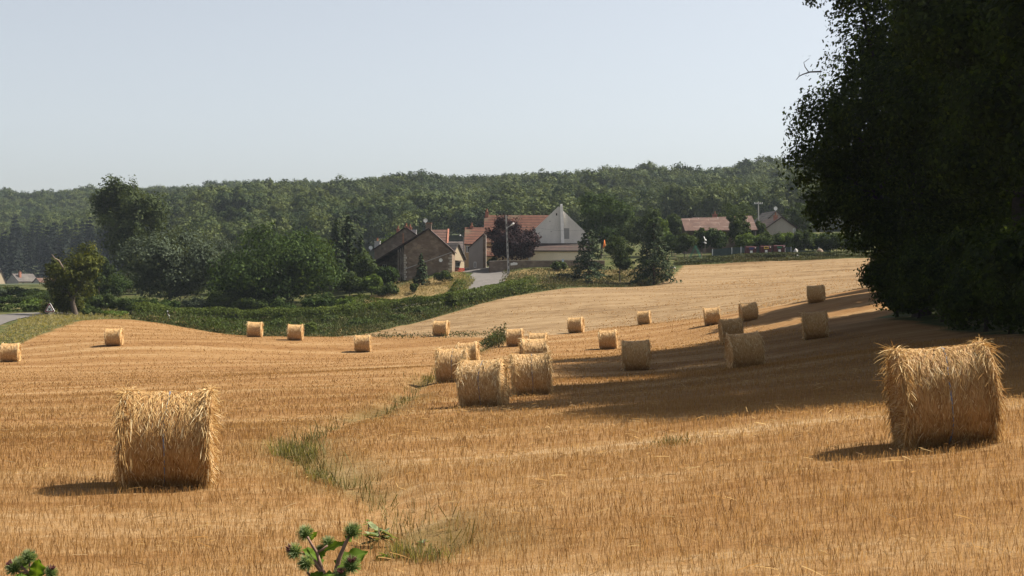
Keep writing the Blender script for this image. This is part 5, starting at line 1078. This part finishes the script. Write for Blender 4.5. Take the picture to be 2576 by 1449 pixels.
for i, v in enumerate(range(640, 676, 7)): b.box(X(1131 - (i % 2) * 3), X(1137.2), -0.035, 0.05, Z(v + 5), Z(v))
b.build('quoins', M['quoin'], st)
for (u, v) in ((1061, 624), (1078, 652), (1081, 648), (1088, 656), (1104, 641)): MB().box(X(u), X(u + 2), -0.012, 0.03, Z(v + 2), Z(v)).build('putlog_hole', M['dark'], st)
MB().box(X(1013), X(1015.3), -0.15, 0.0, Z(612), Z(586)).build('flue_pipe', M['terracotta'], st)
d = 222; g = gbase(1020, d); s = px(d)
rs = gable_house('rear_stone_house', 'brown stone house with several chimney pots behind the broad stone gable', g, 0, 156 * s, 10, zat(628, d) - g.z, zat(574, d) - g.z, 'stone_dark', 'tile_brown')
for u, v in ((995, 576), (1016, 569), (1026, 572)): chimney(rs, (u - 1020) * s, 5, zat(600, d) - g.z, zat(v, d + 5) - g.z, 0.5, 'brick', 1)
chimney(rs, (1038 - 1020) * s, 3, zat(600, d) - g.z, zat(578, d + 3) - g.z, 0.75, 'concrete', 0); chimney(rs, (948.5 - 1020) * s, 0.6, zat(640, d) - g.z, zat(606, d) - g.z, 0.85, 'concrete', 1); dish(rs, (932 - 1020) * s, 0.4, zat(623, d) - g.z, 0.3, 0.5)
d = 224; g = gbase(1098, d); s = px(d)
bh = thing('brown_roofed_house', 'house with ribbed brown roof just right of the stone gable chimney', 'house', g, 0, 'village houses'); xl, xr = -30 * s, 26 * s; zr_, ze_ = zat(580, d + 3) - g.z, zat(616, d) - g.z
MB().prism([(xl, 0, -2), (xl, 0, ze_), (xl, 3, zr_ - .1), (xl, 6, ze_), (xl, 6, -2)], (xr - xl, 0, 0)).build('wall', M['stone_dark'], bh)
b = MB(); b.prism([(xl, -0.3, ze_ - 0.2), (xl, 3, zr_), (xl, 3, zr_ + 0.16), (xl, -0.3, ze_ - 0.04)], (xr - xl, 0, 0)); b.prism([(xl, 6.3, ze_ - 0.2), (xl, 6.3, ze_ - .04), (xl, 3.003, zr_ + 0.16), (xl, 3.003, zr_)], (xr - xl, 0, 0)); b.build('roof', M['tile_faded'], bh)
MB().prism([(xr, -0.3, ze_ - .1), (xr, 3, zr_), (xr, 3, zr_ + .3), (xr, -0.3, ze_ + .2)], (0.25, 0, 0)).build('verge', M['brick'], bh)
# houses far left
d = 480; g = gbase(2, d); s = px(d)
c1 = gable_house('cream_gable_house', 'cream gabled house cut by the left picture edge', g, math.radians(58), 4.0, 9, zat(709, d) - g.z, zat(681, d) - g.z, 'render_sunny', 'tile_brown', group='houses at the far left'); chimney(c1, 0, 1.0, zat(684, d) - g.z, zat(675, d) - g.z, 0.5, 'concrete', 1)
d = 478; g = gbase(31, d); s = px(d)
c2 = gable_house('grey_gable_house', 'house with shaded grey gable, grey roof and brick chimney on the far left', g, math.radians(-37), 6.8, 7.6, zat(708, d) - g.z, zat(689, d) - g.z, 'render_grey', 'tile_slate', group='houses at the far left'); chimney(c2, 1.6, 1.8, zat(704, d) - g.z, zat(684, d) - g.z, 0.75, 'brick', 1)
MB().box(3.402, 3.45, 1.4, 2.2, zat(717, d) - g.z, zat(711, d) - g.z).build('window', M['dark'], c2); MB().box(3.405, 3.44, 0.1, 7.5, -2, zat(709, d) - g.z).build('sun_tinted_wall', M['render_sunny'], c2)  # sunlight on the long side put into the colour: cream sheet over grey render
d = 470; g = gbase(92, d); s = px(d)
c3 = gable_house('long_bungalow', 'long low house with faded red roof and white walls on the far left', g, math.radians(-42), 6.2, 9.5, zat(714.5, d) - g.z, zat(700, d) - g.z, 'render_grey', 'tile_faded', group='houses at the far left')
MB().box(3.105, 3.14, 0.1, 9.4, -2, zat(715.5, d) - g.z).build('white_wall', M['white'], c3)
for y in (2.4, 4.4, 6.4): MB().box(3.138, 3.17, y, y + 0.9, -1, zat(719, d) - g.z).build('doorway', M['dark'], c3)
MB().prism([(-6.5, -1.2, zat(715, d) - g.z), (2.8, -1.2, zat(715, d) - g.z), (2.8, -3.8, zat(722, d) - g.z), (-6.5, -3.8, zat(722, d) - g.z)], (0, 0, -0.2)).build('porch_roof', M['tile_faded'], c3); MB().box(-6.3, 2.7, -3.6, -0.01, -2, zat(723, d) - g.z).build('porch_wall', M['render_cream'], c3)
# rusty barn and grey gable on the right
d = 250; g = gbase(1812, d); s = px(d); X = lambda u: (u - 1812) * s; Z = lambda v: zat(v, d) - g.z
bn = thing('rusty_barn', 'long open barn under a rusty corrugated roof in the right gardens', 'barn', g, 0, 'buildings in the right gardens')
q = [(X(1723), 0, Z(580)), (X(1906), 0, Z(578)), (X(1899), 3.2, Z(545) + .35), (X(1719), 3.2, Z(552.5) + .35)]
V = [Vector(p) for p in q] + [Vector(p) - Vector((0, 0, 0.12)) for p in q]
mesh_np('roof', np.array([tuple(p) for p in V]), [[0, 1, 2, 3], [7, 6, 5, 4], [0, 4, 5, 1], [1, 5, 6, 2], [2, 6, 7, 3], [3, 7, 4, 0]], M['rust'], bn, uv=[(p.x, (p.z - Z(580)) * 1.6) for p in V])
MB().box(X(1722), X(1903), 3.4, 3.7, -1, Z(560)).build('back_wall', M['stone_dark'], bn)
for u in (1725, 1770, 1815, 1860, 1900): MB().box(X(u), X(u) + 0.22, 0.3, 0.52, -1, Z(582)).build('post', M['timber'], bn)
d = 262; g = gbase(1806, d); s = px(d)
chh = gable_house('hidden_house', 'house behind the rusty barn showing only ridge and chimney', g, math.radians(90), 6, 9, zat(570, d) - g.z, zat(549, d) - g.z, 'render_ochre', 'tile_brown', group='buildings in the right gardens'); chh.location.x += 4.5; chimney(chh, 0.5, 5.0, zat(552, d) - g.z, zat(538, d) - g.z, 0.8, 'brick', 1)
d = 256; g = gbase(1966, d); s = px(d)
gg = gable_house('grey_cottage', 'grey cottage with low shaded gable and brick chimney near the wood', g, math.radians(8), 74 * s, 8, zat(573, d) - g.z, zat(547.5, d) - g.z, 'render_grey', 'tile_brown', group='buildings in the right gardens'); chimney(gg, (1956 - 1966) * s, 1.2, zat(556, d) - g.z, zat(541, d) - g.z, 0.6, 'brick', 1)
window(gg, 31 * s, 35 * s, zat(584, d) - g.z, zat(576, d) - g.z, 0)
d = 268; g = gbase(1953, d); s = px(d)
g2 = gable_house('slate_cottage', 'slate roofed cottage with a white dish behind the grey one', g, math.radians(8), 52 * s, 8, zat(556, d) - g.z, zat(532, d) - g.z, 'render_grey', 'tile_slate', group='buildings in the right gardens'); dish(g2, 0, 0.5, zat(524, d) - g.z, 0.36, 0.7)
# garden wall along the bank
def wall_line(name, label, pts, mat, cop='quoin', th=0.4):
    org = on(pts[0][0]); t = thing(name, label, 'wall', org); b = MB(); c = MB()
    for (p, zt), (q, zt2) in zip(pts[:-1], pts[1:]):
        p = Vector((p.x, p.y, 0)); q = Vector((q.x, q.y, 0)); n = Vector((-(q - p).y, (q - p).x, 0)).normalized() * th / 2; o = Vector((org.x, org.y, 0))
        for bb, z0, z1, k in ((b, None, 0, 1), (c, 0, 0.10, 1.25)):
            vs = []
            for e, zz in ((p, zt), (q, zt2)):
                lo = hz(e.x, e.y) - 0.6 - org.z if z0 is None else zz + z0 + 0.003 - org.z; hi = zz + z1 - org.z
                vs += [e - o + n * k + Vector((0, 0, lo)), e - o - n * k + Vector((0, 0, lo)), e - o - n * k + Vector((0, 0, hi)), e - o + n * k + Vector((0, 0, hi))]
            bb.add(vs, [(0, 1, 2, 3), (7, 6, 5, 4), (0, 4, 5, 1), (1, 5, 6, 2), (2, 6, 7, 3), (3, 7, 4, 0)])
    b.build('masonry', M[mat], t); c.build('coping', M[cop], t); return t
wall_line('garden_wall', 'brown stone garden wall in front of the white and red roofed houses', [(P(1231, 684, 214), zat(658, 214)), (P(1270, 680, 215), zat(656, 215)), (P(1350, 676, 216), zat(656.5, 216)), (P(1460, 674, 218), zat(655, 218)), (P(1520, 674, 219), zat(657, 219))], 'stone_dark')

# ------------------------------------------------------------------ poles, signs, small things
d = 209; g = gbase(1280, d); s = px(d)
lp = thing('lamp_pole', 'grey concrete pole with a white street lamp on an arm, before the plum tree', 'street lamp', g); H = zat(542, d) - g.z
MB().prism([(-0.17, -0.13, -0.5), (0.17, -0.13, -0.5), (-7.0 * s + 0.10, -0.10, H), (-7.0 * s - 0.10, -0.10, H)], (0, 0.24, 0)).build('pole', M['concrete'], lp)
b = MB()
for k in range(9):
    z = 0.4 + k * (H - 1.2) / 9; xx = -7.0 * s * (z / H); b.box(xx - 0.05, xx + 0.05, -0.142, -0.08, z, z + 0.42)
b.build('slot', M['dark'], lp)
zA = zat(575, d) - g.z; xA = -7.0 * s * zA / H; MB().tube([(xA, -0.15, zA), (xA + 0.25, -0.3, zA + 0.25), (xA + 0.85, -0.5, zA + 0.58)], [0.04, 0.04, 0.04], 6).build('arm', M['grey_metal'], lp)
MB().tube([(xA + 0.55, -0.42, zA + 0.40), (xA + 0.75, -0.48, zA + 0.54), (xA + 1.0, -0.55, zA + 0.70), (xA + 1.12, -0.58, zA + 0.74)], [0.05, 0.11, 0.15, 0.06], 8).build('lamp_head', M['white'], lp, True)
d = 231; g = gbase(1166, d); s = px(d)
l2 = thing('street_lamp', 'small bracket lamp high up at the back of the street', 'street lamp', g); H = zat(597, d) - g.z
MB().tube([(0, 0, -0.4), (0, 0, H)], [0.08, 0.06], 7).build('pole', M['concrete'], l2); MB().tube([(0, 0, H - 0.05), (-0.2, 0, H + 0.25), (-0.45, 0, H + 0.3)], [0.03] * 3, 6).build('arm', M['grey_metal'], l2)
MB().tube([(-0.40, 0, H + 0.30), (-0.5, 0, H + 0.30), (-0.68, 0, H + 0.28)], [0.05, 0.13, 0.07], 8).build('lamp_head', M['white'], l2, True)
d = 255; g = gbase(1908, d); s = px(d)
ep = thing('power_pole', 'slim electricity pole with crossarm left of the grey cottage', 'pole', g); H = zat(507, d) - g.z
MB().tube([(0, 0, -0.5), (0, 0, H)], [0.13, 0.09], 8).build('pole', M['concrete'], ep); MB().box(-0.75, 0.75, -0.06, 0.06, H - 0.45, H - 0.35).build('crossarm', M['grey_metal'], ep)
for x in (-0.65, -0.25, 0.3, 0.65): MB().tube([(x, 0, H - 0.348), (x, 0, H - 0.24), (x, 0, H - 0.15)], [0.05, 0.08, 0.04], 7).build('insulator', M['white'], ep)
# overhead wire between lamp pole and the white house
wv = MB(); a = P(1273, 552, 209); c = P(1500, 575, 224.2); wv.tube([a.lerp(c, t) - Vector((0, 0, 0.9 * math.sin(math.pi * t))) for t in np.linspace(0, 1, 14)], [0.012] * 14, 4)
tag(wv.build('overhead_wire', M['black']), 'thin overhead wire from the lamp pole across the white gable', 'wire')
# crossroads warning sign
d = 150; c = P(125, 777, d); g = on((c.x, c.y)); sg = thing('warning_sign', 'triangular crossroads warning sign with red border beside the road', 'road sign', g, math.radians(-8)); zc = c.z - g.z
def tri(R, y, th, name, mat, rot=0, par=None):
    pts = []
    for k in range(3):
        a0 = math.pi / 2 + k * 2 * math.pi / 3
        for da in (-0.16, 0, 0.16): rr = R * (1.0 if da == 0 else 0.955); pts.append((math.cos(a0 + da) * rr, y, zc + math.sin(a0 + da) * rr))
    return MB().prism(pts, (0, th, 0)).build(name, M[mat], par)
pl = tri(0.60, -0.03, 0.05, 'plate', 'white', par=sg); tri(0.565, -0.038, 0.006, 'border', 'red_paint', par=pl); tri(0.40, -0.046, 0.006, 'face', 'white', par=pl)
b = MB()
for q in (-1, 1): 
    dv = Vector((math.cos(math.radians(45)) * q, 0, math.sin(math.radians(45)))); nv = Vector((-dv.z, 0, dv.x)) * 0.045; o_ = Vector((0, -0.054 - 0.004 * (q > 0), zc - 0.04))
    b.prism([o_ - dv * 0.19 - nv, o_ + dv * 0.19 - nv, o_ + dv * 0.19 + nv, o_ - dv * 0.19 + nv], (0, 0.003, 0))
b.build('cross_symbol', M['black'], pl); MB().tube([(0, 0.05, -0.4), (0, 0.05, zc + 0.2)], [0.035, 0.035], 7).build('post', M['grey_metal'], sg)
# leaning white marker post
d = 150; c = P(423, 790, d); g = on((c.x, c.y)); h0 = c.z - g.z; mp_ = thing('marker_post', 'leaning white roadside marker post in the weeds below the hedge', 'marker post', g)
MB().prism([(0.22, -0.05, -0.3), (0.34, -0.05, -0.3), (-0.02, -0.05, h0 + 0.33), (-0.12, -0.05, h0 + 0.36)], (0, 0.1, 0)).build('post', M['white'], mp_); MB().prism([(0.0, -0.053, h0 + 0.02), (0.115, -0.053, h0 - 0.02), (0.075, -0.053, h0 + .10), (-0.035, -0.053, h0 + .14)], (0, 0.106, 0)).build('reflector', M['red_paint'], mp_)
# oval plaque and pale blue plate on the garden wall
g = P(1293, 664, 214.6); pq = thing('wall_plaque', 'white oblong plaque with a rounded end on the garden wall', 'plaque', g); b = MB(); pts = [(-0.52, 0, -0.22), (0.35, 0, -0.16), (0.50, 0, -0.09), (0.55, 0, 0.03), (0.5, 0, 0.14), (0.38, 0, 0.20), (0.1, 0, 0.22), (0.0, 0, 0.29), (-0.12, 0, 0.20), (-0.52, 0, 0.12)]
b.prism(pts, (0, 0.05, 0)).build('plate', M['white'], pq); MB().box(-0.45, 0.4, -0.012, -0.002, -0.05, -0.02).build('rule', M['grey_metal'], pq)
g = P(1416, 655.5, 212.6); bp = thing('wall_plate', 'small pale blue plate on the garden wall before the annexe', 'plate', g); MB().box(-0.14, 0.14, -0.03, 0.01, -0.2, 0.2).build('plate', plain('pale_blue', (0.42, 0.52, 0.66), 0.5, 0.1), bp); MB().tube([(0, 0.03, -1.4), (0, 0.03, 0)], [0.025, 0.025], 6).build('post', M['grey_metal'], bp)
# recycling containers
CT = [(1888, 620, 645, 26, 'blue', 'maroon recycling container with a blue slot, leftmost of the row of three'), (1925.5, 618.5, 643, 27, 'yellow', 'maroon recycling container with a yellow framed slot, middle of the row'), (1959, 617, 642, 29, 'green_paint', 'maroon recycling container with a green slot and striped edge, rightmost of the row')]
for u, vt, vb, w, colr, lb in CT:
    d = 229.5; s = px(d); c = P(u, vb, d); g = on((c.x, c.y)); W = w * s / 2; H = zat(vt, d) - g.z
    t = thing('recycling_container', lb, 'container', g, 0, 'recycling containers by the green fence')
    b = MB(); b.prism([(-W, -0.75, 0.0), (-W, -0.75, H - 0.12), (-W, -0.60, H), (-W, 0.7, H), (-W, 0.75, H - 0.1), (-W, 0.75, 0.0)], (2 * W, 0, 0)); b.build('body', M['maroon'], t)
    MB().box(-W * 1.02, W * 1.02, -0.62, 0.72, H + .002, H + 0.05).build('lid', M['maroon' if colr != 'blue' else 'tile_faded'], t)
    f = MB(); x0, x1, z0, z1 = -W * 0.42, W * 0.42, H - 0.50, H - 0.14
    if colr == 'yellow':
        f.box(x0, x1, -0.80, -0.752, z1 - 0.08, z1); f.box(x0, x1, -0.80, -0.752, z0, z0 + 0.08); f.box(x0, x0 + 0.1, -0.799, -0.752, z0 + 0.08, z1 - 0.08); f.box(x1 - 0.1, x1, -0.799, -0.752, z0 + 0.08, z1 - 0.08)
    else: f.box(x0, x1, -0.80, -0.752, z0, z1)
    sl = f.build('slot', M[colr], t); MB().box(x0 + 0.1, x1 - 0.1, -0.776, -0.753, z0 + 0.1, z1 - 0.1).build('opening', M['dark'], sl) if colr == 'yellow' else MB().box(x0 + 0.06, x1 - 0.06, -0.806, -0.801, z1 - 0.12, z1 - 0.04).build('opening', M['dark'], sl)
    ps = MB().box(-0.27, 0.27, -0.768, -0.752, H - 1.1, H - 0.66).build('surround', M['black'], t); MB().box(-0.19, 0.19, -0.776, -0.7685, H - 1.06, H - 0.70).build('notice', M['white'], ps)
    MB().disc((W * 0.78, -0.752, H - 0.24), (0, -1, 0), 0.09, 0.02).build('round_sticker', M['white'], t)
    if colr == 'green_paint':
        for k in range(6): MB().box(W - 0.09, W + 0.015, -0.79, -0.752, 0.2 + k * 0.2, 0.3 + k * 0.2).build('stripe', M['white'], t)
# mesh fence behind them and garden fence posts
pts = [P(1790, 645, 233), P(1850, 643, 233), P(1990, 640, 233), P(2090, 637, 233)]; org = on(pts[0]); fe = thing('green_fence', 'dark green screened fence behind the recycling containers', 'fence', org)
for a, c in zip(pts[:-1], pts[1:]):
    a = on(a); c = on(c); b = MB(); n = Vector((0, 0.03, 0)); hh = 1.35 if a.x < P(1990, 640, 233).x - 1 else 0.8
    b.add([a - org, c - org, c - org + Vector((0, 0, hh)), a - org + Vector((0, 0, hh)), a - org + n, c - org + n, c - org + n + Vector((0, 0, hh)), a - org + n + Vector((0, 0, hh))], [(0, 1, 2, 3), (7, 6, 5, 4), (0, 4, 5, 1), (1, 5, 6, 2), (2, 6, 7, 3), (3, 7, 4, 0)]); b.build('screen', M['teal'], fe)
for u in (1792, 1841, 1864, 1990, 2060): q = on(P(u, 640, 232.8)) - org; MB().tube([q - Vector((0, 0, .3)), q + Vector((0, 0, 1.42))], [0.045, 0.045], 6).build('post', M['grey_metal'], fe)
org = on(P(1690, 648, 231)); gf = thing('wire_fence', 'pale posts and wire of the garden fence beside the swing frame', 'fence', org); qs = []
for u in (1678, 1698, 1729, 1765): q = on(P(u, 648, 231)) - org; qs.append(q); MB().tube([q - Vector((0, 0, .3)), q + Vector((0, 0, 1.25))], [0.06, 0.055], 6).build('post', M['bark_pale'], gf)
b = MB()
for z in (0.4, 0.75, 1.1):
    for a, c in zip(qs[:-1], qs[1:]): b.tube([a + Vector((0, 0, z)), c + Vector((0, 0, z))], [0.012, 0.012], 4)
b.build('wires', M['grey_metal'], gf)
# swing frame
g = on(P(1749, 645, 232.5)); sw = thing('swing_frame', 'green tubular A shaped swing frame in the garden', 'swing', g); b = MB()
for y in (-0.9, 0.9):
    b.tube([(-1.0, y, 0), (0, y * 0.8, 2.15)], [0.045, 0.045], 6); b.tube([(1.05, y, 0), (0, y * 0.8, 2.15)], [0.045, 0.045], 6)
b.tube([(0, -0.9, 2.15), (0, 0.9, 2.15)], [0.05, 0.05], 6); b.build('frame', M['green_paint'], sw)
MB().box(-0.2, 0.2, -0.35, 0.35, 0.5, 0.56).build('seat', M['timber'], sw); b = MB()
for y in (-0.32, 0.32): b.tube([(0, y, 0.56), (0, y, 2.12)], [0.015, 0.015], 4)
b.build('ropes', M['bark_pale'], sw)
# folded parasol
g = on(P(1520, 662, 221)); pr = thing('folded_parasol', 'folded orange parasol on a pale stick between the spruces', 'parasol', g); z1 = zat(603, 221) - g.z; z0 = zat(622, 221) - g.z
MB().tube([(0, 0, 0), (0, 0, z1)], [0.03, 0.025], 6).build('pole', M['bark_pale'], pr); MB().tube([(0, 0, z0 - 0.05), (0, 0, z0), (0.02, 0, (z0 + z1) / 2), (0.04, 0, z1)], [0.10, 0.20, 0.15, 0.03], 9).build('canopy', M['orange'], pr, True); MB().box(-1.0, 1.0, -0.02, 0.02, z0 + 0.0, z0 + 0.03)
# white ornament in the trees
g = on(P(1774, 645, 234)); wo = thing('garden_ornament', 'small white ornament on a pole between two garden trees', 'ornament', g); zc = zat(606, 234) - g.z
MB().tube([(0, 0, 0), (0, 0, zc - 0.2)], [0.03, 0.025], 6).build('pole', M['timber'], wo); b = MB(); b.tube([(-0.22, 0, zc + 0.75), (-0.10, 0, zc + 0.35), (0.06, 0, zc + 0.12), (0.20, 0, zc)], [0.04, 0.09, 0.16, 0.07], 8); b.tube([(-0.22, 0, zc - 0.22), (0.0, 0, zc - 0.35), (0.22, 0, zc - 0.38)], [0.06, 0.09, 0.05], 7); b.tube([(0.0, 0, zc + 0.1), (-0.12, 0, zc - 0.28)], [0.04, 0.04], 6); b.build('figure', M['white'], wo, True)
# pale boulders / covers behind the hedge at the right
for u, w, mt, lb in ((2002, 11, 'concrete', 'pale rounded garden cover right of the containers'), (2062, 18, 'stone', 'tawny heap right of the green fence')):
    g = on(P(u, 640, 231)); r = w / 2 * px(231); rng = np.random.RandomState(u); V, F = [], []; n = 12
    for i in range(6):
        a = math.pi / 2 * i / 5
        for k in range(n): rr = math.cos(a) * r * 1.2 * rng.uniform(0.92, 1.08); V.append((math.cos(6.283 * k / n) * rr, math.sin(6.283 * k / n) * rr, math.sin(a) * 1.0 + 0.25 - 0.25 * (i == 0)))
    for i in range(5):
        for k in range(n): F.append([i * n + k, i * n + (k + 1) % n, (i + 1) * n + (k + 1) % n, (i + 1) * n + k])
    o = mesh_np('garden_heap', np.array(V), F, M[mt], smooth=True); o.location = g; tag(o, lb, 'heap')
# gardener bending over
d = 214; g = on(P(1683, 660, d)); pe = thing('person', 'person in dark clothes and white cap bending over by the full spruce', 'person', g); zb = max(0.9, zat(633, d) - g.z)
def skin_body(name, verts, edges, radii, mat, parent):
    me = bpy.data.meshes.new(name); me.from_pydata(verts, edges, []); me.materials.append(mat); o = bpy.data.objects.new(name, me); COL.objects.link(o); o.parent = parent
    m = o.modifiers.new('skin', 'SKIN'); sv = me.skin_vertices[0].data if me.skin_vertices else None
    if sv is None:
        bpy.context.view_layer.objects.active = o; me.skin_vertices if False else None
    for i, r in enumerate(radii): me.skin_vertices[0].data[i].radius = (r, r)
    me.skin_vertices[0].data[0].use_root = True
    m.use_smooth_shade = True; o.modifiers.new('smooth', 'SUBSURF').levels = 1; o.modifiers['smooth'].render_levels = 1
    return o
try:
    zh = 0.88
    V = [(0, 0, zh), (0.28, 0, zh + 0.13), (0.50, 0, zh + 0.14), (0.62, 0, zh + 0.10), (0.72, 0, zh + 0.06),  # pelvis, waist, chest, neck, head
         (-0.03, -0.11, zh - 0.05), (0.04, -0.12, 0.47), (-0.04, -0.12, 0.06), (0.12, -0.12, 0.03), (-0.03, 0.11, zh - 0.05), (0.04, 0.12, 0.47), (-0.04, 0.12, 0.06), (0.12, 0.12, 0.03),
         (0.50, -0.20, zh + 0.08), (0.52, -0.24, zh - 0.20), (0.60, -0.20, zh - 0.44), (0.63, -0.18, zh - 0.55), (0.50, 0.20, zh + 0.08), (0.52, 0.24, zh - 0.20), (0.60, 0.20, zh - 0.44), (0.63, 0.18, zh - 0.55)]
    E = [(0, 1), (1, 2), (2, 3), (3, 4), (0, 5), (5, 6), (6, 7), (7, 8), (0, 9), (9, 10), (10, 11), (11, 12), (2, 13), (13, 14), (14, 15), (15, 16), (2, 17), (17, 18), (18, 19), (19, 20)]
    R = [0.16, 0.15, 0.16, 0.06, 0.05, 0.10, 0.075, 0.05, 0.045, 0.10, 0.075, 0.05, 0.045, 0.075, 0.055, 0.042, 0.035, 0.075, 0.055, 0.042, 0.035]
    body = skin_body('body', V, E, R, M['navy'], pe)
    bb = MB(); bb.tube([(0.66, 0, zh + 0.09), (0.72, 0, zh + 0.07), (0.80, 0, zh + 0.03), (0.87, 0, zh - 0.02), (0.90, 0, zh - 0.05)], [0.05, 0.09, 0.105, 0.09, 0.04], 10); bb.tube([(0.84, 0, zh - 0.07), (0.86, 0, zh - 0.11)], [0.02, 0.012], 5); bb.build('head', M['skin'], pe, True)
    MB().tube([(0.73, 0, zh + 0.16), (0.80, 0, zh + 0.12), (0.88, 0, zh + 0.06), (0.93, 0, zh + 0.0)], [0.04, 0.10, 0.10, 0.03], 10).build('cap', M['white'], pe, True)
    for sd in (-1, 1):
        hb = MB(); h0 = Vector((0.63, sd * 0.18, zh - 0.56)); hb.tube([h0, h0 + Vector((0.02, 0, -0.05)), h0 + Vector((0.03, 0, -0.09))], [0.03, 0.042, 0.03], 7)
        for k in range(4): f0 = h0 + Vector((0.03 + (k - 1.5) * 0.02, 0, -0.085)); hb.tube([f0, f0 + Vector((0.004, -sd * 0.015, -0.04)), f0 + Vector((0.0, -sd * 0.04, -0.06 - 0.008 * (k in (1, 2))))], [0.010, 0.009, 0.006], 5)
        hb.tube([h0 + Vector((0.05, 0, -0.03)), h0 + Vector((0.08, -sd * 0.01, -0.06)), h0 + Vector((0.085, -sd * 0.03, -0.085))], [0.012, 0.011, 0.007], 5); hb.build('hand', M['skin'], pe, True)
except Exception as ex:
    print('person', ex)

# ------------------------------------------------------------------ haze
hb = MB().box(-1000, 1000, -80, 1250, -12, 150)
hm = bpy.data.materials.new('haze_air'); hm.use_nodes = True; nt = hm.node_tree; nt.nodes.remove(nt.nodes['Principled BSDF'])
pv = nt.nodes.new('ShaderNodeVolumePrincipled'); pv.inputs['Color'].default_value = (0.72, 0.82, 0.95, 1); pv.inputs['Density'].default_value = 0.00009; pv.inputs['Anisotropy'].default_value = 0.2
nt.links.new(pv.outputs[0], nt.nodes['Material Output'].inputs['Volume'])
USE_HAZE = True
if USE_HAZE:
    hz_o = hb.build('haze', hm); tag(hz_o, 'thin summer haze over the valley', None, None, 'stuff')
